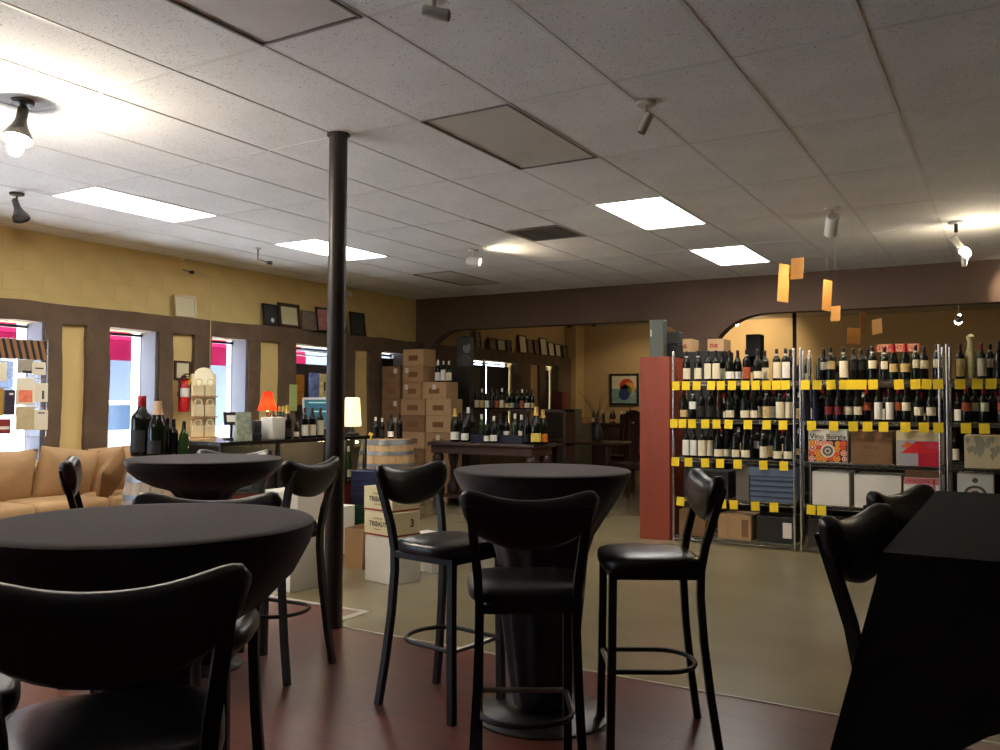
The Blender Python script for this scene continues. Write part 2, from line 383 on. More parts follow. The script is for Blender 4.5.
# brown stucco build-out
ops = sorted(WINS+NICH)
def stucco(a, b, name, wa=.02):
    bm = B(); gridbox(bm, a, b, .12); wob(bm, wa, 2.2, (.5, 1, 1)); wob(bm, wa*.35, 9); return part(name, bm, STUCCO, wl, True, ang=60)
stucco((XL-.004, -2.1, HEAD), (XB, 16.52, 2.315), 'stucco_beam')
stucco((XL-.004, -2.1, .0), (XB, 16.52, SILL-.02), 'stucco_base')
yy = -2.1
for a, b in ops:
    stucco((XL-.004 if True else 0, yy, SILL-.03), (XB, a, HEAD+.01), 'stucco_pilaster'); yy = b
stucco((XL-.004, yy, SILL-.03), (XB, 16.52, HEAD+.01), 'stucco_pilaster')
REV = mat('window_reveal_paint', (.13, .125, .15), .8)
ALU = mat('dark_window_frame', (.03, .03, .033), .4)
for n, (a, b) in enumerate(WINS):
    xw = XW+.05
    bm = B()
    bxe(bm, (xw-.02, a, SILL), (xw+.02, a+.025, HEAD)); bxe(bm, (xw-.02, b-.025, SILL), (xw+.02, b, HEAD))
    bxe(bm, (xw-.02, a+.025, HEAD-.05), (xw+.02, b-.025, HEAD-.02)); bxe(bm, (xw-.02, a+.025, SILL), (xw+.02, b-.025, SILL+.04))
    w = struct('window_%d' % (n+1), bm, ALU)
    bm = B(); bxe(bm, (xw-.003, a+.025, SILL+.04), (xw+.003, b-.025, HEAD-.05)); part('pane', bm, PANE, w, False)
    if n < 8:
        bm = B(); bxe(bm, (xw+.02, b-.035, SILL), (XB-.03, b+.002, HEAD)); part('reveal', bm, REV, w, False)
        bm = B(); bxe(bm, (xw+.02, a, SILL-.03), (XB-.01, b, SILL+.004)); part('sill', bm, REV, w, False)

# ---- arch wall
def arch(xa, xb, zt, rad, n=10):
    pts = [(xa, -.0)]
    for k in range(n+1):
        a = PI - PI/2*k/n; pts.append((xa+rad+rad*math.cos(a), zt-rad*.8+rad*.8*math.sin(a)))
    for k in range(n+1):
        a = PI/2*(1-k/n); pts.append((xb-rad+rad*math.cos(a), zt-rad*.8+rad*.8*math.sin(a)))
    pts.append((xb, 0.)); return pts
A1 = arch(-8.0, -3.72, 2.50, .62); A2 = arch(-3.42, XR-.4, 2.53, .75)
bm = B(); zt_ = CZ+.05; wy = (Y1, Y1+.2)
def wquad(p, q):
    for y in wy: bm.faces.new([bm.verts.new((v[0], y, v[1])) for v in (p, q, (q[0], zt_), (p[0], zt_))])
low = [(XL, 0), *A1, *A2, (XR, 0)]
for p, q in zip(low, low[1:]):
    inside = abs(p[1]) < 1e-6 and abs(q[1]) < 1e-6
    if abs(q[0]-p[0]) > 1e-6: wquad(p, q)
    if not inside: bm.faces.new([bm.verts.new(v) for v in ((p[0], wy[0], p[1]), (q[0], wy[0], q[1]), (q[0], wy[1], q[1]), (p[0], wy[1], p[1]))])
bmesh.ops.remove_doubles(bm, verts=bm.verts[:], dist=1e-5)
struct('wall_back', bm, ARCHP)
bm = B(); bxe(bm, (XL-.3, Y2, 0), (XR, Y2+.2, CZ+.05)); struct('wall_far', bm, TAN)
bm = B(); bxe(bm, (XR, Y0, 0), (XR+.2, Y2, CZ+.05)); struct('wall_right', bm, DIMW)
bm = B(); bxe(bm, (XL-.3, Y0-.2, 0), (XR, Y0, CZ+.05)); struct('wall_front', bm, DIMW)
bm = B(); bxe(bm, (-8.2, 16.55, 0), (-7.95, 16.98, CZ)); struct('trim_2', bm, TAN)
# ---- pole
t = thing('support_pole', 'dark round steel pole from floor to ceiling', 'pole', (-3.55, 4.02, 0))
bm = B(); lathe(bm, [(.056, .0), (.056, CZ-.012)], 24); part('shaft', bm, POLEM, t)
bm = B(); lathe(bm, [(.07, CZ-.012), (.07, CZ-.001)], 24); part('collar', bm, POLEM, t)

# ---- outside
bm = B(); bxe(bm, (-30, -12, -.15), (XW-.02, 30, -.05)); st = struct('floor_street', bm, mat('pavement', (.62, .63, .66), .9, var=.1, vscale=2))
bm = B(); bxe(bm, (-17.2, -6, -.1), (-17, 26, 6)); fc = tag(link('facade', mesh('facade', bm, mat('pale_facade', (.10, .12, .16), .9, var=.05, spec=0))), 'pale blue shop building across the street', 'building')
AWN = mat('red_awning_canvas', (.085, .0035, .014), .9, var=.15, vscale=3, spec=0)
AW = [(atX(-60, 380, -16).y, atX(22, 380, -16).y), (atX(60, 380, -16).y, atX(134, 380, -16).y), (atX(160, 380, -16).y, atX(229, 380, -16).y), (atX(255, 380, -16).y, atX(300, 380, -16).y)]
for k, (y0, y1) in enumerate(AW):
    t = thing('awning', 'red canvas awning on the building across the street', 'awning', (-17.0004, 0, 0), 0, 'awnings across the street')
    Mx = Matrix(((1, 0, 0, 0), (0, 0, 1, 0), (0, 1, 0, 0), (0, 0, 0, 1)))
    bm = B(); prism(bm, [(0, 2.62), (0, 3.9), (1.2, 2.62)], y0, y1, Mx); part('canopy', bm, AWN, t, False)
    bm = B(); prism(bm, [(1.12, 2.2), (1.2, 2.2), (1.2, 2.61), (1.12, 2.61)], y0, y1, Mx); part('valance', bm, AWN, t, False)
for k in range(6):
    y0 = .2+k*4.3
    t = thing('shop_window', 'dark shop window under the awnings across the street', 'window', (-16.969, y0+.5, .6), 0, 'shop windows across the street')
    bm = B(); bx(bm, (0, 0, .8), (.06, 1.0, 1.6)); part('frame', bm, mat('shop_frame', (.3, .3, .32), .6), t, False)
    bm = B(); bx(bm, (.035, 0, .8), (.02, .86, 1.46)); part('pane', bm, mat('shop_glass', (.05, .07, .11), .2), t, False)
for px in (27.5, 141, 235):
    y = atX(px, 380, -10).y
    bm = B(); bxe(bm, (-10.08, y-.10, -.05), (-9.92, y+.10, 3.6), .01)
    solo('porch_post', bm, mat('white_post_paint', (.62, .63, .66), .6), 'white porch post standing outside the windows', 'post', group='porch posts outside the windows', smooth=False)
def car(loc, rz, m, label):
    t = thing('parked_car', label, 'car', loc, rz)
    bm = B(); M = Matrix(((1, 0, 0, 0), (0, 0, 1, 0), (0, 1, 0, 0), (0, 0, 0, 1)))
    prism(bm, [(-2.1, .3), (-2.15, .75), (-1.2, .95), (-.6, 1.4), (.9, 1.42), (1.6, .98), (2.1, .9), (2.15, .3)], -.85, .85, M); part('body', bm, m, t)
    for s in (-1, 1):
        bm = B(); prism(bm, [(-1.0, .96), (-.52, 1.34), (.8, 1.36), (1.3, .98)], s*.852, s*.86, M); part('side_glass', bm, mat('car_glass', (.03, .05, .09), .1), t)
        for x in (-1.35, 1.3):
            bm = B(); lathe(bm, [(.33, -.1), (.33, .1)], 18, (x, s*.8, .33), Matrix.Rotation(PI/2, 3, 'X')); part('wheel', bm, BLACK, t)
car((-12.6, 8.3, -.05), 1.5, mat('white_car_paint', (.35, .37, .42), .3), 'white car parked in the street outside the window')
car((-12.4, 12.9, -.05), 1.5, mat('blue_car_paint', (.12, .2, .5), .3), 'blue car parked in the street outside the window')

# ================================================================== FURNITURE
# ---- bar stools (front = +y)
def make_stool():
    t = thing('bar_stool', 'black metal bar stool', 'bar stool')
    # seat pad
    bm = B(); N = 40; rings = []
    def outline(a, sc, z):
        ca, sa = math.cos(a), math.sin(a); e = 2/3.6
        x = math.copysign(abs(ca)**e, ca)*.205*sc; y = math.copysign(abs(sa)**e, sa)*.20*sc
        x *= 1+.06*(y/.2)
        return (x, y+.005, z)
    for sc, z in [(.90, .693), (.985, .697), (1.0, .710), (1.0, .726), (.975, .740), (.9, .748), (.7, .756), (.4, .760), (.12, .761)]:
        rings.append([bm.verts.new(outline(2*PI*k/N, sc, z)) for k in range(N)])
    for i in range(len(rings)-1):
        for k in range(N): bm.faces.new((rings[i][k], rings[i][(k+1) % N], rings[i+1][(k+1) % N], rings[i+1][k]))
    bm.faces.new(rings[0][::-1]); bm.faces.new(rings[-1])
    st = part('seat', bm, VINYL, t, ang=80)
    # seat frame
    bm = B()
    for s in (-1, 1): bx(bm, (s*.16, -.005, .678), (.026, .36, .03), .003)
    bx(bm, (0, .165, .678), (.294, .026, .03), .003); bx(bm, (0, -.172, .678), (.294, .026, .03), .003)
    part('seat_frame', bm, BLKMET, t, False)
    for s in (-1, 1):
        bm = B(); tube(bm, [(s*.165, .178, 0), (s*.163, .172, .35), (s*.16, .168, .69)], .0155, square=True); part('leg', bm, BLKMET, t, False)
        bm = B(); pts = [(.19, -.245, 0), (.178, -.215, .2), (.166, -.19, .42), (.16, -.178, .60), (.16, -.18, .70), (.167, -.197, .80), (.18, -.230, .92), (.190, -.262, 1.03)]
        tube(bm, [(s*a, b, c) for a, b, c in pts], .0145, square=True); part('leg', bm, BLKMET, t, False)
    # foot ring: straight worn bar in front, curved at the back
    bm = B(); tube(bm, [(-.15, .172, .30), (.15, .172, .30)], .011, 8); part('foot_bar', bm, WORN, t)
    bm = B(); pts = [(.158, .165, .30), (.158, .0, .30)]
    for k in range(11):
        a = PI*k/10; pts.append((.158*math.cos(a), -.06-.13*math.sin(a), .30))
    pts += [(-.158, .0, .30), (-.158, .165, .30)]
    tube(bm, pts, .010, 8); part('foot_ring', bm, BLKMET, t)
    # padded moustache backrest
    bm = B(); NU, NV = 28, 14; rings = []
    for i in range(NU+1):
        u = -1+2*i/NU; au = abs(u)
        x = u*.228
        top = 1.047+.054*au**2.2; bot = .880+.075*au**2+.035*au**6
        zc = (top+bot)/2; hh = (top-bot)/2*max(.02, (1-au**9))**.5
        th = .036*max(.05, (1-au**12))**.5
        yb = -.246+.034*au**2
        lean = -.20
        ring = []
        for k in range(NV):
            a = 2*PI*k/NV; ca, sa = math.cos(a), math.sin(a)
            yy = math.copysign(abs(ca)**.8, ca)*th; zz = math.copysign(abs(sa)**.8, sa)*hh
            z = zc+zz; ring.append(bm.verts.new((x, yb+yy+(z-.96)*lean, z)))
        rings.append(ring)
    for i in range(NU):
        for k in range(NV): bm.faces.new((rings[i][k], rings[i][(k+1) % NV], rings[i+1][(k+1) % NV], rings[i+1][k]))
    bm.faces.new(rings[0][::-1]); bm.faces.new(rings[-1])
    bk = part('backrest', bm, VINYL, t, ang=80)
    for s in (-1, 1):
        for z in (.955, 1.0):
            bm = B(); lathe(bm, [(.006, 0), (.005, .004), (.001, .005)], 8, (s*.184, -.240-(z-.955)*.28-.0145, z), Matrix.Rotation(PI/2, 3, 'X')); part('bolt', bm, BLKMET, bk)
    return t
stool = make_stool(); first = [True]
def put_stool(x, y, d, label):
    o = stool if first[0] else copy_tree(stool); first[0] = False
    o.location = (x, y, .002); o.rotation_euler = (0, 0, math.atan2(d[1], d[0])-PI/2); o['label'] = label; o['group'] = 'black vinyl bar stools'
    return o
put_stool(-1.484, 1.061, (-.79, .61), 'black bar stool opposite the pole side of the round table farthest from the wine racks')
put_stool(-2.202, 3.26, (.989, -.147), 'black bar stool standing in front of the cream champagne cartons')
put_stool(-3.275, 3.24, (-.99, -.13), 'black bar stool beside the round steel pole')
put_stool(-1.304, 3.41, (-.861, -.51), 'black bar stool standing in front of the red-brown panel and wine racks')
put_stool(-1.475, 2.67, (-.52, .85), 'black bar stool turned to the round table with the exposed disc base')
put_stool(-3.85, 3.42, (.53, -.85), 'black bar stool between a round table and the counter')
put_stool(-2.03, 1.665, (.55, -.835), 'black bar stool on the pole side of the round table farthest from the wine racks')
put_stool(-2.04, .97, (.49, .87), 'black bar stool at the sofa side of the round table farthest from the racks')
put_stool(-3.88, 2.80, (.60, .80), 'black bar stool seen edge-on in front of the tan sofa')
put_stool(-.13, 2.47, (.975, -.20), 'black bar stool tucked under the long black-draped table, farther from the wine racks')
put_stool(-.105, 3.19, (.95, -.30), 'black bar stool tucked under the long black-draped table, nearer the wine racks')

# ---- round tables and stretch covers
def round_table(cx, cy, prof, base_r, tl, cl, seed):
    t = thing('round_table', tl, 'table', (cx, cy, .002), 0, 'round bar tables')
    bm = B(); lathe(bm, [(base_r, 0), (base_r, .008), (base_r*.93, .016), (.07, .034), (.045, .05)], 40); part('base', bm, mat('dark_cast_base', (.03, .029, .028), .38, var=.2, vscale=15), t)
    bm = B(); lathe(bm, [(.038, .05), (.038, 1.03)], 16); part('column', bm, BLKMET, t)
    bm = B(); lathe(bm, [(.37, 1.03), (.376, 1.045), (.376, 1.055), (.37, 1.06)], 48); part('tabletop', bm, DKWOOD, t)
    bm = B(); N = 72; rings = []
    for r, z, w in prof:
        ring = []
        for k in range(N):
            a = 2*PI*k/N
            f = 1+w*(noise.noise((math.cos(a)*3, math.sin(a)*3, seed+z*2)))+w*.55*math.sin(a*11+seed+z*3)
            ring.append(bm.verts.new((r*f*math.cos(a), r*f*math.sin(a), z)))
        rings.append(ring)
    for i in range(len(rings)-1):
        for k in range(N): bm.faces.new((rings[i][k], rings[i][(k+1) % N], rings[i+1][(k+1) % N], rings[i+1][k]))
    bm.faces.new(rings[0])
    solo('table_cover', bm, BLKCLOTH, cl, 'tablecloth', (cx, cy, .002), group='black stretch covers on the round tables')
PRC = [(.34, 1.0665, 0), (.381, 1.0665, 0), (.389, 1.062, 0), (.39, 1.05, 0), (.372, 1.01, .01), (.335, .95, .02), (.28, .87, .035), (.225, .79, .05), (.195, .7, .06), (.18, .55, .07), (.17, .4, .07), (.155, .25, .06), (.14, .12, .05), (.125, .055, .03)]
PRL = [(.34, 1.0665, 0), (.381, 1.0665, 0), (.389, 1.062, 0), (.39, 1.045, 0), (.38, 1.01, .005), (.34, .94, .015), (.26, .86, .03), (.15, .79, .05), (.115, .72, .06), (.115, .6, .07), (.11, .4, .07), (.11, .2, .06), (.11, .055, .03)]
PRB = [(.34, 1.0665, 0), (.381, 1.0665, 0), (.388, 1.062, 0), (.388, 1.045, 0), (.375, 1.01, .006), (.33, .97, .015), (.25, .93, .03), (.17, .905, .05), (.13, .86, .06), (.115, .6, .07), (.11, .4, .07), (.11, .2, .06), (.11, .055, .03)]
round_table(-1.79, 3.385, PRC, .30, 'round bar table with a dark disc base showing under its black cover', 'black stretch cover gathered down to the floor on the table with disc base', 1.3)
round_table(-1.81, 1.386, PRL, .20, 'round bar table farthest from the wine racks', 'black stretch cover on the round table farthest from the wine racks', 4.1)
round_table(-3.595, 3.075, PRB, .20, 'round bar table in front of the barrel with big bottles', 'black stretch cover on the round table before the barrel of bottles', 7.7)

# ---- long table with black linen
t = thing('long_table', 'long high table under the black linen cloth', 'table', (0, 0, .002))
bm = B(); bxe(bm, (-.19, 1.90, 1.03), (.62, 3.25, 1.06), .004); part('tabletop', bm, DKWOOD, t)
for x in (.27, .5):
    for y in (2.0, 3.12):
        bm = B(); bxe(bm, (x-.025, y-.025, 0), (x+.025, y+.025, 1.03)); part('leg', bm, BLKMET, t, False)
bm = B()
def cloth_long():
    xa, xb, ya, yb, zt = -.212, .64, 1.872, 3.275, 1.068
    NX, NY, ND = 14, 24, 10; vs = {}
    per = []
    for i in range(NX): per.append((xa+(xb-xa)*i/NX, ya))
    for j in range(NY): per.append((xb, ya+(yb-ya)*j/NY))
    for i in range(NX): per.append((xb-(xb-xa)*i/NX, yb))
    for j in range(NY): per.append((xa, yb-(yb-ya)*j/NY))
    n = len(per); rings = []
    c = Vector(((xa+xb)/2, (ya+yb)/2, 0))
    for d in range(ND+1):
        f = d/ND; ring = []
        for k, (x, y) in enumerate(per):
            nx = -1 if x < xa+.001 else (1 if x > xb-.001 else 0); ny = -1 if y < ya+.001 else (1 if y > yb-.001 else 0)
            corner = max(0, 1-min(abs(x-xa), abs(x-xb))/.22)*max(0, 1-min(abs(y-ya), abs(y-yb))/.22)
            drop = .272+.20*corner
            if x < xa+.001 and y > ya+.2: drop = .262
            sx = -1 if x < c.x else 1; sy = -1 if y < c.y else 1
            out = .012+.028*f+.006*math.sin(k*1.4)*f
            px = x+nx*out+corner*sx*.085*f; py = y+ny*out+corner*sy*.05*f
            ring.append(bm.verts.new((px, py, zt-(.0 if d == 0 else .008)-drop*f)))
        rings.append(ring)
    for i in range(ND):
        for k in range(n): bm.faces.new((rings[i][k], rings[i][(k+1) % n], rings[i+1][(k+1) % n], rings[i+1][k]))
    bm.faces.new(rings[0])
cloth_long(); solo('linen_tablecloth', bm, BLKCLOTH2, 'black linen cloth hanging over the long rectangular table', 'tablecloth', (0, 0, .002))

# ---- sofa
def pillow(bm, w, h, d, n=12, pw=2.6, M=None):
    vs = {}
    for sgn in (1, -1):
        for i in range(n+1):
            for j in range(n+1):
                u, v = -1+2*i/n, -1+2*j/n
                e = max(0, (1-abs(u)**pw)*(1-abs(v)**pw))**.45
                p = Vector((u*w/2*(1-.04*(1-abs(v))), sgn*d/2*e, v*h/2*(1-.04*(1-abs(u)))))
                if M is not None: p = M @ p
                vs[sgn, i, j] = bm.verts.new(p)
        for i in range(n):
            for j in range(n): bm.faces.new((vs[sgn, i, j], vs[sgn, i+1, j], vs[sgn, i+1, j+1], vs[sgn, i, j+1]))
    bmesh.ops.remove_doubles(bm, verts=bm.verts[:], dist=1e-4)
t = thing('sofa', 'tan microfibre sofa under the shop windows', 'sofa', (-7.45, 4.60, 0), -PI/2)   # local +y = world +x (front), local x = world -y
def ty(x, y, z): return (x, y, z)
# after a -90 deg turn local x -> -Y, local y -> +X
bm = B(); bx(bm, (0, 0, .22), (2.5, .92, .30), .04, 3); part('base', bm, SOFA, t)
for x in (-1.15, 1.15):
    bm = B(); bx(bm, (x, .0, .40), (.20, .90, .40), .07, 4); part('arm', bm, SOFA, t)
bm = B(); bx(bm, (0, -.36, .55), (2.3, .2, .5), .07, 4); part('back', bm, SOFA, t)
for k in range(3):
    bm = B(); bx(bm, (-.69+k*.69, .13, .42), (.67, .66, .15), .05, 3); wob(bm, .008, 5); part('seat_cushion', bm, SOFA, t)
for k, (x, tw, cw) in enumerate([(-.77, .06, .60), (-.25, -.12, .60), (.34, .03, .64), (.84, 0, .44)]):
    bm = B(); pillow(bm, cw, .50, .26); wob(bm, .012, 5)
    part('back_cushion', bm, SOFA, t, True, (x, -.14+(.03 if k == 1 else 0), .68), (-.22, tw, 0), 80)
for k, (x, y) in enumerate([(-1.1, .36), (1.1, .36), (-1.1, -.36), (1.1, -.36)]):
    bm = B(); lathe(bm, [(.02, 0), (.03, .07)], 10, (x, y, 0)); part('foot', bm, DKWOOD, t)
bm = B(); pillow(bm, .44, .40, .16); wob(bm, .008, 6)
solo('throw_pillow', bm, SOFA2, 'brown square throw pillow leaning in the corner of the sofa', 'pillow', (-7.14, 5.03, .675), (-.35, .55, -PI/2+.45))

# ---- barrels
def barrel(loc, label, wood, group='oak wine barrels'):
    t = thing('wine_barrel', label, 'barrel', loc, .2, group)
    H_, NS = .93, 24
    rad = lambda z: .285+.062*(1-((z-H_/2)/(H_/2))**2)
    for k in range(NS):
        bm = B(); a0 = 2*PI*k/NS+.006; a1 = 2*PI*(k+1)/NS-.006; L = []
        for i in range(9):
            z = H_*i/8; r = rad(z); L.append([bm.verts.new(((r-q)*math.cos(a), (r-q)*math.sin(a), z)) for a, q in ((a0, 0), (a1, 0), (a1, .022), (a0, .022))])
        for i in range(8):
            for q in range(4): bm.faces.new((L[i][q], L[i][(q+1) % 4], L[i+1][(q+1) % 4], L[i+1][q]))
        bm.faces.new(L[0]); bm.faces.new(L[-1]); part('stave', bm, wood, t)
    bm = B(); lathe(bm, [(.262, .905), (.262, .928)], 32); part('head', bm, wood, t)
    bm = B(); lathe(bm, [(.262, .03), (.262, .05)], 32); part('head', bm, wood, t)
    for z0, w in ((.0, .06), (.13, .045), (.27, .045), (.615, .045), (.755, .045), (.87, .062)):
        bm = B(); ps = [(rad(z0)+.001, z0), (rad(z0)+.005, z0), (rad(z0+w)+.005, z0+w), (rad(z0+w)+.001, z0+w)]
        lathe(bm, ps, 40, caps=False); part('hoop', bm, HOOP, t)
    return t
b1 = atZ(171, 457, .93); b2 = atZ(387, 439, .93)
barrel((b1.x, b1.y, .002), 'grey-hooped oak barrel holding the oversized bottles beside the sofa', OAKG)
barrel((b2.x, b2.y, 0), 'pale oak barrel with small bottles on top beside the display case', OAK)

# ---- bottles
PROF = {
 'bordeaux': [(.030, 0), (.0365, .004), (.0375, .012), (.0375, .185), (.034, .205), (.022, .222), (.0155, .236), (.0140, .262), (.0140, .300)],
 'burgundy': [(.034, 0), (.041, .005), (.0415, .014), (.0415, .145), (.038, .175), (.028, .205), (.019, .230), (.0145, .255), (.0140, .298)],
 'champagne': [(.036, 0), (.044, .006), (.0445, .015), (.0445, .15), (.040, .185), (.028, .225), (.0195, .26), (.0165, .285), (.0165, .315)],
 'flute': [(.032, 0), (.038, .004), (.0385, .012), (.0385, .15), (.034, .19), (.022, .25), (.015, .29), (.014, .33)],
}
BM = {}; PLACED = []
def bottle_mesh(kind):
    if kind in BM: return BM[kind]
    pr = PROF[kind]; bm = B(); lathe(bm, pr, 18); body = mesh('wine_bottle', bm, GLASS_D, True, 50)
    h = pr[-1][1]; bm = B(); zc = h-.075 if kind == 'champagne' else h-.052
    rr = lambda z: next((p[0]+(q[0]-p[0])*(z-p[1])/(q[1]-p[1]) for p, q in zip(pr, pr[1:]) if p[1] <= z <= q[1]), pr[-1][0])
    zs = [zc+(h-zc)*k/4 for k in range(5)]
    lathe(bm, [(rr(z)+.0012, z) for z in zs]+[(.013, h+.002)], 14); cap = mesh('capsule', bm, CAP_K, True, 50)
    def lab(z0, z1, half):
        bm = B(); r = max(rr(z0), rr((z0+z1)/2))+.0009; n = 10; lo, hi = [], []
        for k in range(n+1):
            a = -PI/2-half+2*half*k/n; lo.append(bm.verts.new((r*math.cos(a), r*math.sin(a), z0))); hi.append(bm.verts.new((r*math.cos(a), r*math.sin(a), z1)))
        for k in range(n): bm.faces.new((lo[k], lo[k+1], hi[k+1], hi[k]))
        return mesh('label', bm, LAB_C)
    zt = pr[3][1]
    BM[kind] = (body, cap, lab(.022, zt-.055, 1.25), lab(.022, zt-.012, 1.25), lab(zt-.085, zt-.012, 1.2)); return BM[kind]
def neck_band(o, kind):
    bm = B(); lathe(bm, [(.0162, PROF[kind][-1][1]-.062), (.0162, PROF[kind][-1][1]-.048)], 12, caps=False); part('neck_band', bm, CAP_W, next(c for c in o.children if c.name.startswith('capsule')))
def bottle(kind, loc, label, group, glass=GLASS_D, lab=LAB_C, cap=CAP_K, style=1, s=1, rz=0, parts=True, sxy=None, name='wine_bottle'):
    rb = max(p[0] for p in PROF[kind])*(sxy or s)+.0012; x, y, z = loc; vn = math.hypot(x, y)
    for _ in range(40):
        if all(abs(z-q[2]) > .2 or math.hypot(x-q[0], y-q[1]) >= rb+q[3] for q in PLACED): break
        x += .006*x/vn; y += .006*y/vn
    PLACED.append((x, y, z, rb)); loc = (x, y, z)
    me = bottle_mesh(kind); o = tag(link(name, me[0], None, loc, (0, 0, rz)), label, 'bottle', group); o.scale = (sxy or s, sxy or s, s); setmat(o, glass)
    if parts:
        c = link('capsule', me[1], o); setmat(c, cap)
        if lab is not None: l = link('label', me[1+style], o); setmat(l, lab)
    return o
# ---- wire racks
RZ = [.06, .44, .83, 1.21, 1.585]
YF, YBK = 8.30, 8.74
def rack(x0, x1, label):
    t = thing('wire_rack', label, 'shelf', ((x0+x1)/2, YF, 0), 0, 'chrome wire racks')
    w = (x1-x0)/2
    for sx in (-1, 1):
        for y in (.012, YBK-YF-.012):
            bm = B(); lathe(bm, [(.009, 0), (.0125, .012), (.0125, 1.875), (.009, 1.885)], 10, (sx*(w-.012), y, 0)); part('post', bm, CHROME, t)
    bmw = B()
    for y in (0.012, YBK-YF-.012):
        for dz in (-.004, -.034): bx(bmw, (0, y, dz), (2*w-.05, .007, .007))
        n = 24
        pts = [(-w+.03+(2*w-.06)*k/n, y, -.006 if k % 2 else -.032) for k in range(n+1)]
        tube(bmw, pts, .0025, 4)
    for sx in (-1, 1):
        for dz in (-.004, -.034): bx(bmw, (sx*(w-.024), (YBK-YF)/2, dz), (.006, YBK-YF-.03, .006))
    for k in range(30): bx(bmw, (-w+.04+(2*w-.08)*k/29, (YBK-YF)/2, -.0025), (.004, YBK-YF-.03, .004))
    sh = mesh('wire_shelf', bmw, CHROME, False)
    for z in RZ: link('wire_shelf', sh, t, (0, 0, z-.0005))
    return t
RA = (-2.925, -1.735); RB = (-1.70, -.525); RC = (-.49, .70)
rack(*RA, 'chrome wire rack of wine next to the red-brown panel')
rack(*RB, 'chrome wire rack holding the fruit-print box and plain brown box')
rack(*RC, 'chrome wire rack holding the paper-wrapped bottle')
bmt = B(); bx(bmt, (0, 0, -.043), (.078, .002, .086)); tagme = mesh('price_card', bmt, TAGY, False)
def tags(xs, row, rackname, yoff=0):
    for x in xs:
        p = atY(x, 386, YF-.004)
        o = tag(link('price_card', tagme, None, (p.x, YF-.002-.004*random.random(), RZ[row]-.001), (random.uniform(-.12, .02), random.uniform(-.06, .06), random.uniform(-.06, .06))),
            'yellow price card on the %s shelf edge, %s' % (['lowest', 'second-lowest', 'middle', 'second-highest', 'top'][row], rackname), 'price card', 'yellow price cards, %s shelf, %s' % (row, rackname))
RN = ['rack next to the red-brown panel', 'rack with the fruit-print box', 'rack with the paper-wrapped bottle']
tags([675.7, 685.8, 696.7, 711.4, 720.7, 732, 745.2, 755.2, 766.5, 776.2, 785.2], 4, RN[0])
tags([673.8, 682.2, 691.8, 705, 716.2, 728.7, 747.7, 766.5, 782.7], 3, RN[0])
tags([675.4, 688.2, 704.7, 719.7, 737.2, 762.7, 783.3], 2, RN[0])
tags([680.5, 721.5, 733, 754.5, 773.2], 1, RN[0])
tags([805.4, 817.3, 830.7, 844, 852.5, 862, 873, 898.6, 915.3, 926.9, 937.9], 4, RN[1])
tags([811.2, 833.5, 852.6, 867, 883, 904.9, 923.3, 937.7], 3, RN[1])
tags([810.5, 820.5], 1, RN[1])
tags([959.9, 977.5, 991.2], 4, RN[2]); tags([965.3, 983.6], 3, RN[2])
LT = {'C': (LAB_C, 'cream'), 'W': (LAB_W, 'white'), 'T': (LAB_T, 'tan'), 'R': (LAB_R, 'burgundy'), 'P': (LAB_P, 'picture'), 'K': (LAB_K, 'black'), 'O': (LAB_O, 'orange'), 'Y': (LAB_Y, 'yellow')}
CT = {'k': CAP_K, 'r': CAP_R, 'w': CAP_W, 'g': CAP_G, 'm': CAP_M}
KT = {'b': 'bordeaux', 'u': 'burgundy', 'c': 'champagne', 'f': 'flute'}
def wine_row(items, row, rackname, y=YF+.06):
    nm = ['lowest', 'second-lowest', 'middle', 'second-highest', 'top'][row]
    for it in items:
        x, k, l, c = it[0], KT[it[1]], it[2], it[3]; yy = y+(it[4] if len(it) > 4 else 0); st = it[5] if len(it) > 5 else 1
        p = atY(x, 380, yy); gl = GLASS_N if k == 'flute' else random.choice([GLASS_D, GLASS_B, GLASS_D])
        shape = {'bordeaux': 'straight-shouldered', 'burgundy': 'sloping-shouldered', 'champagne': 'sparkling', 'flute': 'slender'}[k]
        cn = {'k': 'black', 'r': 'red', 'w': 'white-banded black', 'g': 'gold', 'm': 'maroon'}[c]
        back = 'in the back row of' if yy > y+.1 else 'on'
        rs = {RN[0]: 'rack by red-brown panel', RN[1]: 'rack with fruit-print box', RN[2]: 'rack with wrapped bottle'}[rackname]
        if rackname != RN[0] and st == 1: st = 3
        ob = bottle(k, (p.x, yy, RZ[row]+.0005), '%s wine bottle, %s label, %s cap, %s %s shelf, %s' % (shape, LT[l][1], cn, 'rear of' if yy > y+.1 else 'front of', nm, rs), 'wine bottles, %s shelf, %s' % (nm, rackname), gl, LT[l][0], CT['k' if c == 'w' else c], st, 1, random.uniform(-.15, .15)+.45)
        if c == 'w': neck_band(ob, k)
wine_row([(686.5, 'b', 'C', 'w'), (698, 'b', 'C', 'w'), (708, 'b', 'C', 'k', 0, 2), (715.8, 'b', 'C', 'k', 0, 2), (729.5, 'u', 'W', 'm'), (737.7, 'u', 'W', 'm'), (746.5, 'b', 'P', 'w'), (757.5, 'u', 'C', 'w'), (776.7, 'b', 'C', 'w', 0, 2), (785.7, 'b', 'W', 'w', 0, 2), (722, 'b', 'C', 'k', .2), (765, 'b', 'C', 'k', .2), (790.5, 'b', 'K', 'k', .15)], 4, RN[0])
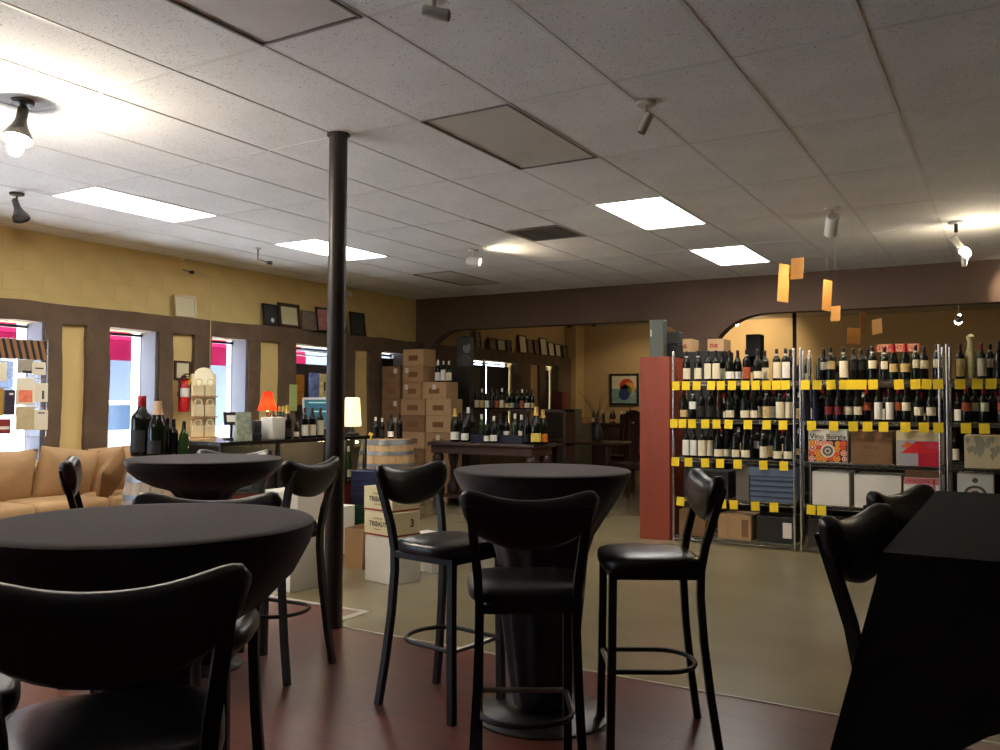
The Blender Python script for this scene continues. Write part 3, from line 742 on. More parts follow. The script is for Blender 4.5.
wine_row([(683.5, 'u', 'T', 'w'), (692.5, 'b', 'W', 'w', 0, 3), (701.2, 'b', 'K', 'k'), (709.7, 'b', 'K', 'k'), (719, 'f', 'K', 'k', .05), (729.4, 'u', 'C', 'w'), (744.4, 'u', 'C', 'w'), (753.3, 'u', 'C', 'w'), (766.2, 'b', 'T', 'w'), (779.5, 'b', 'C', 'w', 0, 2), (787.7, 'b', 'C', 'w', 0, 2), (736.5, 'b', 'K', 'k', .2), (760, 'b', 'C', 'k', .2), (773, 'b', 'W', 'r', .2)], 3, RN[0])
wine_row([(685.8, 'b', 'W', 'k', 0, 2), (693.5, 'b', 'W', 'k', 0, 2), (701.5, 'b', 'C', 'k', 0, 2), (709, 'b', 'C', 'k', 0, 2), (718, 'u', 'C', 'k'), (726.2, 'u', 'C', 'k'), (735.2, 'u', 'C', 'w'), (745, 'u', 'C', 'w'), (762.7, 'b', 'C', 'w'), (777, 'u', 'C', 'w'), (787.2, 'u', 'C', 'w'), (757, 'b', 'W', 'w', .2, 3), (770.5, 'b', 'T', 'k', .2), (752, 'b', 'K', 'k', .15)], 2, RN[0])
wine_row([(824, 'b', 'C', 'k', .16), (830.7, 'b', 'T', 'w', 0, 3), (843.4, 'b', 'C', 'w', 0, 2), (872.5, 'b', 'C', 'w'), (893.4, 'c', 'T', 'r'), (905.4, 'c', 'T', 'r'), (915.9, 'b', 'C', 'w', 0, 3), (924, 'b', 'C', 'k', .2), (937.3, 'b', 'C', 'w', 0, 3), (853, 'b', 'K', 'k', .25), (861, 'b', 'K', 'k', .25), (867.5, 'b', 'K', 'k', .32), (884.6, 'b', 'C', 'w', .2)], 4, RN[1])
wine_row([(828.5, 'u', 'R', 'k'), (838.4, 'u', 'R', 'k'), (848, 'u', 'C', 'k'), (857, 'u', 'C', 'k'), (866.2, 'b', 'P', 'r', 0, 1), (877.5, 'b', 'W', 'm', 0, 2), (889, 'b', 'W', 'm', 0, 2), (897.8, 'b', 'P', 'r'), (905.6, 'b', 'C', 'm'), (918, 'u', 'C', 'k'), (930.2, 'u', 'C', 'k'), (938.2, 'b', 'K', 'k', .1), (822, 'b', 'K', 'r', .12)], 3, RN[1])
wine_row([(960.4, 'b', 'T', 'm', 0, 2), (981.5, 'b', 'C', 'r', 0, 2), (990.5, 'b', 'C', 'w', .15), (999.5, 'c', 'K', 'k')], 4, RN[2])
wine_row([(965.4, 'b', 'P', 'r', 0), (974.5, 'b', 'C', 'k', .12), (983.5, 'b', 'C', 'r', 0), (992.5, 'b', 'K', 'k', .05), (1001, 'b', 'P', 'k', 0)], 3, RN[2])
# paper-wrapped bottle
PAPER = mat('cream_wrapping_paper', srgb(232, 222, 160), .8, var=.06, vscale=30)
bm = B(); lathe(bm, [(.04, 0), (.043, .01), (.043, .19), (.040, .22), (.026, .26), (.021, .30), (.026, .325), (.034, .352), (.012, .372)], 14); wob(bm, .008, 30)
p = atY(971, 380, YF+.1); solo('wrapped_bottle', bm, PAPER, 'bottle wrapped in twisted cream paper on the wire rack', 'bottle', (p.x, YF+.10, RZ[4]+.008))
# glass cylinders at the end of the middle rack
def tall_vase(x, row, h, label):
    p = atY(x, 380, YF+.1); t = thing('glass_vase', label, 'vase', (p.x, YF+.10, RZ[row]+.0005), 0, 'tall glass cylinders on the wire rack')
    bm = B(); lathe(bm, [(.036, 0), (.036, h), (.033, h), (.033, .012)], 18, caps=False); disc(bm, (0, 0, .001), .036, 18); part('body', bm, CLEAR, t)
    bm = B(); tube(bm, [(.0, .0, .02), (0, 0, h+.03), (.012, 0, h+.05), (.03, 0, h+.045), (.035, 0, h+.02)], .0035, 6); part('stem', bm, mat('pale_wood_stem', srgb(225, 200, 140), .6), t)
tall_vase(807.5, 4, .20, 'tall glass cylinder with a hooked pale stem on the top wire shelf'); tall_vase(817.5, 4, .17, 'lower glass cylinder with hooked stem on the top wire shelf')
for x in (806.5, 815):
    p = atY(x, 380, YF+.08); bm = B(); lathe(bm, [(.03, 0), (.03, .30), (.012, .32)], 14)
    solo('bottle_tube', bm, mat('blue_black_tube', (.015, .02, .045), .25), 'dark blue cylindrical bottle tube on the second-highest wire shelf', 'tube', (p.x, YF+.08, RZ[3]+.0005), group='dark blue bottle tubes')

# ---- boxes on the racks
def carton(name, x0, x1, yb, yt, label, m, Y=YF+.03, depth=.36, z=None, cat='box', group=None, lidm=None):
    a = atY(x0, yb, Y); b = atY(x1, yt, Y); base = z if z is not None else a.z; h = atY((x0+x1)/2, yt, Y).z-base
    t = thing(name, label, cat, ((a.x+b.x)/2, Y+depth/2, base+.0005), 0, group); w = b.x-a.x
    bm = B(); bx(bm, (0, 0, h/2), (w, depth, h), .003); BODY[t.name] = part('box_body', bm, m, t, False)
    t['w'] = w; t['h'] = h; t['d'] = depth; return t
FR = (PI/2, 0, 0)
def patch(t, x0, x1, z0, z1, m, name='print', off=.001):
    bm = B(); bxe(bm, (x0, -t['d']/2-off, z0), (x1, -t['d']/2+.0, z1)); return part(name, bm, m, body(t), False)
t = carton('wine_box', 808.5, 847.5, 464, 430, 'wine box with fruit-slice print lettered Vino Borgia', WHITE, z=RZ[2]); w, h, d = t['w'], t['h'], t['d']
patch(t, -w/2+.004, w/2-.004, .006, h*.70, mat('plum_print', srgb(70, 22, 26), .6))
def blob(cx, cz, r, m, k, sq=1):
    bm = B(); M = Matrix.Rotation(PI/2, 3, 'X'); disc(bm, (0, 0, 0), r, 18, M); o = part('printed_shape', bm, m, body(t), False, (cx, -d/2-.0012-.0004*k, cz)); o.scale = (1, 1, sq)
ORG = mat('orange_print', srgb(228, 110, 50), .6); RDP = mat('red_fruit_print', srgb(214, 52, 44), .6); PKP = mat('pale_print', srgb(232, 205, 190), .6); GRP = mat('grey_green_print', srgb(84, 92, 84), .6); YLP = mat('yellow_print', srgb(232, 186, 60), .6)
rnd = random.Random(3)
for k_ in range(26):
    gx_, gz_ = (k_ % 6)-2.5, k_//6
    cx = gx_*.062*w/.38+rnd.uniform(-.012, .012); cz = .035+gz_*.056*h/.34+rnd.uniform(-.008, .008); r = rnd.uniform(.022, .032)
    cx = max(-w/2+r+.005, min(w/2-r-.005, cx)); cz = max(r+.008, min(h*.69-r, cz)); c1, c2 = rnd.choice([(PKP, RDP), (ORG, RDP), (RDP, ORG), (YLP, ORG), (PKP, ORG)])
    blob(cx, cz, r, c1, 1+.1*k_); blob(cx, cz, r*.75, c2, 1.5+.1*k_); blob(cx, cz, r*.3, c1, 2+.1*k_)
blob(0, h*.36, .062, PKP, 5); blob(0, h*.36, .046, GRP, 5.5); blob(0, h*.36, .026, PKP, 6); blob(0, h*.36, .017, GRP, 6.5)
text('Vino Borgia', .066, DARKPRINT, t, (0, -d/2-.001, h*.79), FR, bold=.001)
t = carton('wine_box', 851, 892, 466, 431, 'plain brown wine box with faint script lettering', KRAFT2, z=RZ[2]); w, h, d = t['w'], t['h'], t['d']
BRP = mat('brown_ink', srgb(104, 62, 38), .7)
text('Hard Alger', .052, BRP, t, (0, -d/2-.001, h*.74), FR); text('Persa', .05, BRP, t, (0, -d/2-.001, h*.50), FR); patch(t, -.09, .09, h*.255, h*.265, BRP); patch(t, -.05, .06, h*.18, h*.188, BRP)
t = carton('wine_box', 896.5, 941, 468.5, 431, 'wine box with a red and grey angular print', CREAM, z=RZ[2]); w, h, d = t['w'], t['h'], t['d']
patch(t, -w/2+.003, w/2-.003, .004, h*.72, mat('light_grey_print', srgb(168, 168, 172), .6))
def tri(pts, m, k):
    bm = B(); M = Matrix(((1, 0, 0, 0), (0, 0, 1, -d/2-.001-.0004*k), (0, 1, 0, 0), (0, 0, 0, 1))); prism(bm, [(x*w/2, z*h) for x, z in pts], -.0004, 0, M); part('print', bm, m, body(t), False)
tri([(-.02, .0), (.99, .0), (.99, .70), (-.1, .70), (-.8, .36), (-.02, .36)], mat('crimson_print', srgb(196, 22, 48), .6), 1)
tri([(-.8, .36), (-.1, .70), (.99, .70), (.99, .42), (.2, .36)], mat('bright_red_print', srgb(226, 40, 48), .6), 2); tri([(-.82, .52), (-.5, .70), (-.25, .6), (-.45, .52)], ORG, 3); tri([(.3, .62), (.6, .68), (.95, .5), (.5, .5)], mat('rose_print', srgb(214, 70, 90), .6), 3)
text('CLASSICO', .04, mat('tan_ink', srgb(196, 160, 110), .7), t, (0, -d/2-.001, h*.84), FR)
t = carton('wine_box', 964.5, 1012, 470, 436, 'white box printed with grey hanging leaves', CREAM, z=RZ[2]); w, h, d = t['w'], t['h'], t['d']
LFP = mat('pale_leaf_print', srgb(176, 172, 146), .7)
for k in range(26):
    x = random.uniform(-.95, .9); z = random.uniform(.5, .95) if k > 5 else random.uniform(.35, .6); tri([(x-.12, z), (x, z+.06), (x+.13, z), (x+.02, z-.18)], LFP, 1+.05*k)
carton('shipping_box', 812.5, 849, 507.5, 472, 'plain white carton under the fruit-print box', WHITE, z=RZ[1])
carton('shipping_box', 854.5, 901, 511, 475, 'plain white carton under the plain brown wine box', WHITE, z=RZ[1])
t = carton('wine_box', 904, 942, 512, 478, 'white and pink wine box with a small bottle print', WHITE, z=RZ[1]); w, h, d = t['w'], t['h'], t['d']
patch(t, -w/2+.002, w/2-.002, h*.80, h*.99, mat('pink_print', srgb(214, 120, 130), .6)); text('VARSOVIE', .04, REDPRINT, t, (-.03, -d/2-.0015, h*.9), FR); patch(t, w*.24, w*.34, h*.2, h*.78, mat('pink_print', (0, 0, 0))); patch(t, w*.27, w*.31, h*.78, h*.97, REDPRINT, off=.002)
carton('flat_box', 905, 940, 477.5, 471, 'flat brown carton lying on the pink wine box', KRAFT2, z=t.location.z+h, depth=.34)
t = carton('wine_box', 957.5, 993.5, 515, 474.5, 'white box with a dark crest print', WHITE, z=RZ[1]); w, h, d = t['w'], t['h'], t['d']
for r, cz, sq, k, m in [(.085, .52, .8, 1, GRP), (.06, .52, .8, 2, PKP), (.04, .50, .8, 3, GRP), (.022, .85, 1, 1, GRP)]:
    blob(0, cz*h, r, m, k, sq)
# lower shelves of the first rack
t = carton('blue_crate', 750, 793, 496, 468, 'blue-grey crate box stacked on the second-lowest wire shelf', BLUEG, z=RZ[1]); w, h, d = t['w'], t['h'], t['d']
for k in range(4): patch(t, -w/2-.004, w/2+.004, h*(.12+.16*k), h*(.13+.16*k)+.012, mat('dark_blue_line', srgb(52, 62, 82), .6), 'rib', .004)
bm = B(); bx(bm, (0, 0, h-.04), (w+.014, d+.014, .08), .004); part('lid', bm, BLUEG, t, False)
carton('shipping_box', 736, 749, 483, 466, 'narrow grey carton on the second-lowest wire shelf', mat('grey_card', (.14, .12, .1), .8), z=RZ[1], depth=.2)
carton('shipping_box', 684, 728, 497, 471, 'black carton behind the stool back on the wire rack', mat('black_card', (.02, .02, .021), .7), z=RZ[1], Y=YF+.05)
carton('shipping_box', 679, 705, 538, 510, 'brown carton low on the wire rack by the red-brown panel', KRAFT2, z=RZ[0])
t = carton('shipping_box', 718, 751, 541, 515, 'tan carton with dark side print on the lowest wire shelf', KRAFT3, z=RZ[0]); patch(t, t['w']*.22, t['w']*.42, .03, t['h']-.04, KRAFT2); patch(t, -t['w']*.2, -t['w']*.19, .0, t['h'], KRAFT2)
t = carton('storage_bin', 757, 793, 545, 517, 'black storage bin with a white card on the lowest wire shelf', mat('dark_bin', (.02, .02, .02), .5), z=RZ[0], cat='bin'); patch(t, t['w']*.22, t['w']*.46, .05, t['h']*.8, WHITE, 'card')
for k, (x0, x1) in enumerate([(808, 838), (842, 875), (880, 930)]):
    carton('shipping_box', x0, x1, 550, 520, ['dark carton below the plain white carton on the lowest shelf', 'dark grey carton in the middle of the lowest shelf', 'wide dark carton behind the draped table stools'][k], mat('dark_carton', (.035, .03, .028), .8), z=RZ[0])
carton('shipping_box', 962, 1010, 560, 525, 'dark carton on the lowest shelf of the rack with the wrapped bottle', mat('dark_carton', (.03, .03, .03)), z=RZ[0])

# ---- red-brown panel unit beside the racks, things on it
bm = B(); bxe(bm, (-3.265, 8.30, 0), (-2.95, 8.74, 1.835), .003); solo('panel_unit', bm, REDWOOD, 'tall red-brown laminate panel unit beside the wire racks', 'cabinet', smooth=False)
bm = B(); bxe(bm, (-3.20, 8.40, 1.836), (-3.05, 8.52, 2.22), .006); q = solo('grey_case', bm, mat('grey_green_metal', srgb(88, 94, 88), .5), 'grey-green metal case standing on the red-brown panel unit', 'case', smooth=False)
bm = B(); bxe(bm, (-3.185, 8.394, 2.05), (-3.175, 8.4002, 2.12)); part('latch', bm, WHITEP, q, False)
t = thing('black_box', 'black ribbed speaker box on the red-brown panel unit beside the grey case', 'speaker', (-3.035, 8.64, 1.836))
bm = B(); bx(bm, (.0, 0, .07), (.18, .15, .138), .006); part('lower_body', bm, BLACK, t, False)
bm = B(); bx(bm, (.0, 0, .205), (.17, .14, .128), .006); part('upper_body', bm, mat('dark_grille', (.03, .032, .03), .7), t, False)

# ---- hanging paper cards
MOB = mat('orange_card', srgb(166, 118, 56), .7, var=.08, vscale=30)
cards = [(783.5, 264, 302, 9, .9, -1.95), (797, 258, 279, 13, -.7, -1.9), (827, 280, 311, 8, 1.0, 0), (835.5, 306, 321, 8, -.6, 0), (853.5, 328, 344, 9, .7, 0), (862.8, 312, 335, 6, 1.1, 0), (877, 319, 334, 11, -.9, 0)]
for k, (x, yt, yb, wpx, tw, _) in enumerate(cards):
    Yc = 8.05-.03*k; a = atY(x, yt, Yc); b = atY(x, yb, Yc); h = a.z-b.z; wd_ = max(.06, wpx*8.6/F_PX/math.cos(.75)*1.0)
    t = thing('hanging_card', ['longest orange paper card hanging before the brown lintel', 'square orange paper card twisted beside the long card', 'long orange card on its own thread before the brown lintel', 'short orange card just under the lintel edge', 'small orange card hanging lowest over the racks', 'thin upright orange card above the racks', 'tilted square orange card farthest along the string'][k], 'paper card', (a.x, Yc, b.z), tw, 'hanging orange paper cards')
    bm = B(); bx(bm, (0, 0, h/2), (wd_, .0015, h), 0, 1, Matrix.Rotation(random.uniform(-.1, .1), 3, 'Y')); part('card', bm, MOB, t, False)
    bm = B(); tube(bm, [(0, 0, h-.004), (0, 0, CZ-b.z-.001)], .0003, 4); part('thread', bm, mat('grey_thread', (.2, .19, .17), .9), t, False)

# ================================================================== WALL THINGS
def frame(px0, px1, yt, yb, X, base_z, label, cat, fm, pm, lean=-.12, group=None, mount=None, bw=.022):
    a = atX(px0, (yt+yb)/2, X); b = atX(px1, (yt+yb)/2, X); xm = (px0+px1)/2; h = atX(xm, yt, X).z-atX(xm, yb, X).z; w = b.y-a.y
    z = base_z if base_z is not None else atX(xm, yb, X).z
    t = thing('picture_frame', label, cat, (X, (a.y+b.y)/2, z+.001), PI/2, group); t.rotation_euler = (lean, 0, PI/2)
    bm = B()
    for s_ in (-1, 1): bx(bm, (s_*(w/2-bw/2), 0, h/2), (bw, .02, h)); bx(bm, (0, 0, h/2+s_*(h/2-bw/2)), (w-2*bw, .019, bw))
    part('frame', bm, fm, t, False)
    bm = B(); bx(bm, (0, .004, h/2), (w-2*bw, .006, h-2*bw)); part('print', bm, pm, t, False)
    return t, w, h
FBLK = mat('black_frame_wood', (.015, .012, .011), .4); FBRN = mat('brown_frame_wood', srgb(74, 52, 34), .5); FGLD = mat('pale_frame', srgb(216, 205, 170), .5)
DOC = mat('document_paper', srgb(214, 206, 170), .8, var=.05, vscale=50); DOCP = mat('pink_poster', srgb(190, 130, 130), .7, var=.2, vscale=12); DOCK = mat('dark_award', srgb(52, 56, 58), .5, var=.3, vscale=25); DOCB = mat('green_poster', srgb(128, 112, 96), .7, var=.3, vscale=14)
LZ = 2.325
frame(176, 197, 295, 317, -8.13, LZ, 'pale framed certificate alone on the stucco ledge', 'certificate', FGLD, DOC)
t, w, h = frame(264, 279, 303.5, 326, -8.13, LZ, 'small dark award plaque with white seal on the ledge', 'award', FBLK, DOCK)
bm = B(); disc(bm, (w*.1, -.004, h*.28), .03, 14, Matrix.Rotation(PI/2, 3, 'X')); part('seal', bm, WHITE, t)
frame(279.5, 301, 302, 327, -8.13, LZ, 'brown framed certificate with wide mat on the ledge', 'certificate', FBRN, mat('mat_paper', srgb(206, 200, 160), .8), bw=.045)
frame(302.5, 317, 309.5, 329, -8.13, LZ, 'thin-framed greenish poster on the ledge', 'poster', mat('thin_frame', (.16, .13, .1), .5), DOCB, bw=.01)
frame(317.5, 333, 306.5, 331, -8.13, LZ, 'black framed pink poster on the ledge beside the pole', 'poster', FBLK, DOCP)
frame(334.5, 347, 306, 332, -8.13, LZ, 'brown framed print on the ledge behind the pole', 'poster', FBRN, DOCB)
frame(351.5, 366, 311, 334.5, -8.13, LZ, 'black framed dark print last on the ledge before the corner', 'poster', FBLK, DOCK)
BK = [(465, 474, 334, 345), (476, 481.5, 329, 346), (490, 497, 337, 349), (498, 506, 338, 349.5), (507, 512, 338, 350), (520, 527.5, 333, 351), (528, 534, 337, 351.5), (535, 540, 337.5, 352), (541, 548, 335.5, 353), (549, 555, 339, 353), (556, 561.5, 341, 354), (563, 568, 342, 354.5)]
for k, (a, b, c, d) in enumerate(BK):
    frame(a, b, c, d, -8.13, LZ, ['broad dark framed print', 'tall narrow framed print', 'small square framed print', 'pale small framed certificate', 'low framed print', 'tall pale framed certificate', 'slim framed print', 'slim dark framed print', 'large pale framed certificate', 'small white framed certificate', 'narrow framed certificate', 'small tan framed print'][k]+' on the ledge in the dim back room', 'certificate', FBLK, [DOCB, DOCB, DOCB, DOC, DOCK, DOC, DOCB, DOCB, DOC, DOC, DOC, DOCB][k], group='framed prints on the back room ledge', bw=.018)
frame(174.5, 190.5, 361, 380, XB-.042, None, 'framed notice hung in the yellow niche above the extinguisher', 'notice', FBRN, DOC, lean=0)
# fire extinguisher
p0 = atX(183.5, 412, -8.02)
t = thing('fire_extinguisher', 'red fire extinguisher on the yellow niche wall', 'fire extinguisher', (-8.02, p0.y, p0.z), PI/2)
RED = mat('extinguisher_red', srgb(200, 24, 22), .35)
bm = B(); lathe(bm, [(.045, 0), (.06, .012), (.06, .30), (.045, .34), (.02, .36), (.018, .385)], 18); cyl = part('cylinder', bm, RED, t)
bm = B(); bx(bm, (0, 0, .40), (.03, .05, .03), .004); bx(bm, (0, -.05, .425), (.02, .1, .012)); bx(bm, (0, -.05, .395), (.02, .09, .01)); part('valve', bm, BLACK, t, False)
bm = B(); tube(bm, [(-.03, 0, .39), (-.075, -.01, .36), (-.08, -.02, .25), (-.075, -.02, .12)], .010, 8); part('hose', bm, BLACK, t)
bm = B(); lathe(bm, [(.0606, .17), (.0606, .27)], 18, caps=False); part('label', bm, WHITE, cyl)
bm = B(); bx(bm, (0, .055, .2), (.05, .05, .05)); part('bracket', bm, BLACK, t, False)
bm = B(); bx(bm, (.055, -.03, .36), (.015, .05, .16), .003, 1, Matrix.Rotation(.5, 3, 'Y')); part('inspection_tag', bm, YLP, t, False)
# emergency light by the pole
p0 = atX(339, 300, XL+.06); t = thing('exit_sign', 'white emergency exit light with red edge behind the pole', 'exit sign', (XL+.035, p0.y, p0.z), PI/2)
bm = B(); bx(bm, (0, 0, .1), (.26, .05, .19), .008); part('housing', bm, WHITEP, t, False)
text('EXIT', .12, REDPRINT, t, (0, -.0265, .10), FR, bold=.002)
bm = B(); bx(bm, (.0, -.027, .19), (.26, .004, .016)); part('red_edge', bm, REDPRINT, t, False)
for s_ in (-1, 1):
    bm = B(); lathe(bm, [(.02, 0), (.045, .05), (.045, .06)], 14, (s_*.18, -.02, .1), Matrix.Rotation(PI/2, 3, 'X')); part('lamp_head', bm, WHITEP, t)
    bm = B(); bx(bm, (s_*.15, 0, .1), (.06, .02, .02)); part('arm', bm, WHITEP, t, False)
# cable and cameras
p0 = atX(211, 300, -8.02); bm = B()
q0 = atX(184, 262, -8.1)
pts = [(-8.1, q0.y, 2.985)]+[(-8.1+.08*k/8, q0.y+(p0.y-q0.y)*k/8, 2.97-.16*math.sin(PI*.5*k/8)) for k in range(1, 9)]+[(-8.02, p0.y, z) for z in (2.7, 2.3, 1.6, 1.1)]
tube(bm, pts, .006, 6); solo('loose_cable', bm, mat('beige_cable', srgb(200, 180, 130), .6), 'thin beige cable dropping from the ceiling camera past the stucco beam', 'cable')
def dome_cam(px, py, label):
    p = atZ(px, py, CZ); t = thing('ceiling_camera', label, 'camera', (p.x, p.y, CZ-.001))
    bm = B(); lathe(bm, [(.03, -.012), (.03, 0)], 14); part('mount', bm, WHITEP, t)
    bm = B(); tube(bm, [(0, 0, -.01), (0, 0, -.12), (.08, .06, -.15)], .006, 6); part('arm', bm, BLACK, t)
    bm = B(); bx(bm, (.10, .075, -.156), (.05, .035, .035), .004, 1, Matrix.Rotation(.6, 3, 'Z')); part('body', bm, BLACK, t)
dome_cam(258, 248, 'small black ceiling camera beside the lit panel by the pole'); dome_cam(181, 258.5, 'small black ceiling camera above the lone certificate')

# ---- window coverings
DKBL = mat('dark_blind', (.012, .011, .010), .8)
xb = XW+.10
def blind(y0, y1, z0, z1, label, m=DKBL):
    bm = B(); bxe(bm, (xb, y0, z0), (xb+.012, y1, z1)); return solo('window_blind', bm, m, label, 'blind', smooth=False)
blind(12.31, 13.40, SILL+.005, 2.045, 'dark blind over the wide back room window, the half near the arch'); blind(13.47, 14.262, SILL+.005, 2.045, 'dark blind over the wide back room window, the half near the far corner')
blind(15.39, 15.93, SILL+.005, 2.045, 'dark blind over the small window in the far corner'); blind(10.14, 10.715, SILL+.005, 2.04, 'dark blind behind the stacked cartons')
for y in (13.45,):
    bm = B(); bxe(bm, (XW+.03, y-.02, SILL), (XW+.09, y+.02, HEAD)); o = struct('window_mullion', bm, ALU)
blind(8.345, 9.22, SILL+.005, atX(315, 364.5, xb+.012).z, 'brown board closing the lower part of the merchandise window', mat('brown_board', (.05, .035, .026), .8))
bm = B(); bxe(bm, (xb+.02, 8.345, 2.045), (xb+.04, 9.29, 2.06)); bxe(bm, (xb+.02, 8.345, 1.985), (xb+.04, 9.29, 2.0)); o = solo('window_bar', bm, mat('white_track', (.8, .8, .8), .5), 'double white rail across the merchandise window', 'rail', smooth=False)
def hung(name, px0, px1, yt, yb, X, label, m, th=.02, cat='gift bag', extra=None):
    a = atX(px0, yb, X); b = atX(px1, yb, X); h = atX((px0+px1)/2, yt, X).z-a.z
    t = thing(name, label, cat, (X, (a.y+b.y)/2, a.z), PI/2); w = b.y-a.y; t['w'] = w; t['h'] = h
    bm = B(); bx(bm, (0, 0, h/2), (w, th, h), min(.004, th*.3)); part('panel', bm, m, t, False)
    if extra: extra(t, w, h, th)
    return t
def spot_patch(m, x0, x1, z0, z1):
    def f(t, w, h, th):
        bm = B(); bxe(bm, (x0*w, -th/2-.001, z0*h), (x1*w, -th/2, z1*h)); part('print', bm, m, t, False)
    return f
XH = -8.08
hung('hanging_poster', 295.5, 304, 374.5, 405, XH, 'amber printed sheet hung in the merchandise window', mat('amber_print', srgb(160, 104, 28), .6, var=.35, vscale=9), .006, 'poster')
hung('gift_bag', 309.5, 319.5, 373, 402, XH, 'blue and white gift bag hung in the merchandise window', mat('blue_white_print', srgb(110, 126, 178), .6, var=.6, vscale=7), .05, 'gift bag')
hung('gift_bag', 320.3, 326, 374, 400, XH+.06, 'cream gift bag hung in the merchandise window', mat('cream_print', srgb(206, 190, 130), .6, var=.35, vscale=14), .05, 'gift bag', spot_patch(BLACK, -.15, .15, .35, .7))
hung('gift_tube', 288.5, 295.5, 384.5, 411, XH+.02, 'tall pale green bottle box standing by the pilaster', mat('pale_green_card', srgb(178, 192, 118), .6), .06, 'box')

# ---- display panel in the first window
t = thing('wire_grid', 'wire grid panel hung with small packages in the window', 'display grid', (-8.0, 0, 0))
bm = B(); y0, y1 = 3.75, 4.93
for k in range(14): bx(bm, (0, y0+(y1-y0)*k/13, 1.48), (.005, .005, .92))
for k in range(11): bx(bm, (0, (y0+y1)/2, 1.02+.092*k), (.005, y1-y0, .005))
part('wires', bm, CHROME, t, False)
t = hung('striped_board', -25, 46, 339, 357, -7.97, 'dark board with tan slanted stripes over the wire grid', BLACK, .012, 'sign'); w, h = t['w'], t['h']
STR = mat('tan_stripe', srgb(150, 108, 70), .7)
for k in range(9):
    bm = B(); x = -w/2+.06+k*(w-.1)/8.5; M = Matrix(((1, 0, 0, 0), (0, 0, 1, -.0075), (0, 1, 0, 0), (0, 0, 0, 1))); prism(bm, [(x, h), (x+.035, h), (x+.08, 0), (x+.045, 0)], -.001, .001, M); part('stripe', bm, STR, t, False)
XP = -7.955
PRK = lambda m, x0=-.35, x1=.35, z0=.2, z1=.7: spot_patch(m, x0, x1, z0, z1)
GREYB = mat('grey_card_print', srgb(168, 160, 146), .7, var=.15, vscale=30); CRM = mat('cream_card', srgb(232, 224, 200), .7)
hung('gift_pack', 17, 33, 359.5, 373, XP, 'grey flat package hung on the window grid', GREYB, .02, 'package', PRK(DARKPRINT, -.2, .4, .0, .2))
hung('gift_pack', 32, 45.5, 362, 374.5, XP+.03, 'white card with dark pen marks on the window grid', CRM, .012, 'package', PRK(DARKPRINT, -.3, .3, .45, .55))
hung('gift_pack', 15.5, 33.5, 378, 405, XP, 'white package with orange-pink picture on the window grid', CRM, .02, 'package', PRK(mat('coral_print', srgb(238, 128, 96), .6, var=.25, vscale=20), -.38, .38, .1, .55))
hung('gift_pack', 34, 47.5, 383, 402, XP+.03, 'cream card with a black bottle figure on the window grid', CRM, .012, 'package', PRK(DARKPRINT, .05, .2, .15, .6))
hung('gift_pack', 15.5, 33.5, 406.5, 430, XP, 'beige cloth package on the window grid', mat('beige_cloth', srgb(196, 180, 140), .9, var=.1, vscale=12), .03, 'package')
hung('gift_pack', 34, 47.5, 410, 430, XP+.03, 'cream card with two small marks on the window grid', CRM, .012, 'package', PRK(DARKPRINT, -.25, .25, .82, .88))
hung('gift_pack', -6, 6.5, 362, 381, XP, 'cream package at the frame side of the window grid', CRM, .02, 'package')
hung('gift_pack', 3.5, 14, 390, 415, XP, 'dark purple package on the window grid', mat('dark_purple', srgb(48, 34, 52), .6), .03, 'package', PRK(WHITE, -.1, .3, .8, .88))
hung('gift_pack', -8, 2.5, 388, 416, XP, 'mustard yellow package on the window grid', mat('mustard', srgb(176, 138, 44), .6), .03, 'package')
hung('gift_pack', -6, 9.5, 419, 434, XP, 'dark red package with white band on the window grid', mat('dark_red', srgb(140, 40, 40), .6), .04, 'package', PRK(WHITE, -.4, .4, .3, .5))

# ================================================================== COUNTER AREA
ZC = 1.02
t = thing('display_counter', 'black-topped sales counter with glass front and red-brown base', 'counter', (-6.0, 6.0, 0))
ya, yb_ = -.95, .95
bm = B(); bxe(bm, (-.28, ya, .06), (.28, yb_, .56)); part('base', bm, REDWOOD, t, False)
bm = B(); bxe(bm, (-.25, ya+.03, 0), (.25, yb_-.03, .06)); part('plinth', bm, BLACK, t, False)
bm = B(); bxe(bm, (-.31, ya-.03, .985), (.31, yb_+.03, ZC), .003); part('countertop', bm, mat('black_laminate', (.012, .012, .012), .18), t, False)
bm = B(); bxe(bm, (-.29, ya, .56), (-.27, yb_, .985)); bxe(bm, (-.27, ya, .56), (.29, yb_, .58)); part('back_panel', bm, mat('case_back', (.06, .05, .038), .6), t, False)
for y in (ya, -.3, .35, .62, yb_-.03):
    for x in ((.26,) if y not in (ya, yb_-.03) else (.26, -.27)):
        bm = B(); bxe(bm, (x, y, .58), (x+.03, y+.03, .985)); part('post', bm, BLACK, t, False)
for y0, y1 in ((ya+.03, -.3), (-.27, .35), (.38, .62), (.65, yb_-.03)):
    bm = B(); bxe(bm, (.272, y0, .58), (.276, y1, .985)); part('glass_front', bm, CLEAR, t, False)
bm = B(); bxe(bm, (-.24, yb_-.018, .58), (.26, yb_-.014, .985)); part('glass_end', bm, CLEAR, t, False)
for y0, y1 in ((.42, .58), (.70, .88)):
    bm = B(); bxe(bm, (.05, y0, .972), (.12, y1, .984)); part('case_lamp', bm, mat('case_lamp_glow', (1, 1, 1), .5, emit=(1, .75, .45), es=14), t, False)
lamp_light_todo = t
def onc(px, X, base=ZC): 
    p = atX(px, 440, X); return (X, p.y, base+.0005)
bottle('bordeaux', (-5.82, 6.50, .5815), 'bottle with tall white label inside the lit display case', None, GLASS_D, LAB_W, CAP_K, 2, 1, 1.6)
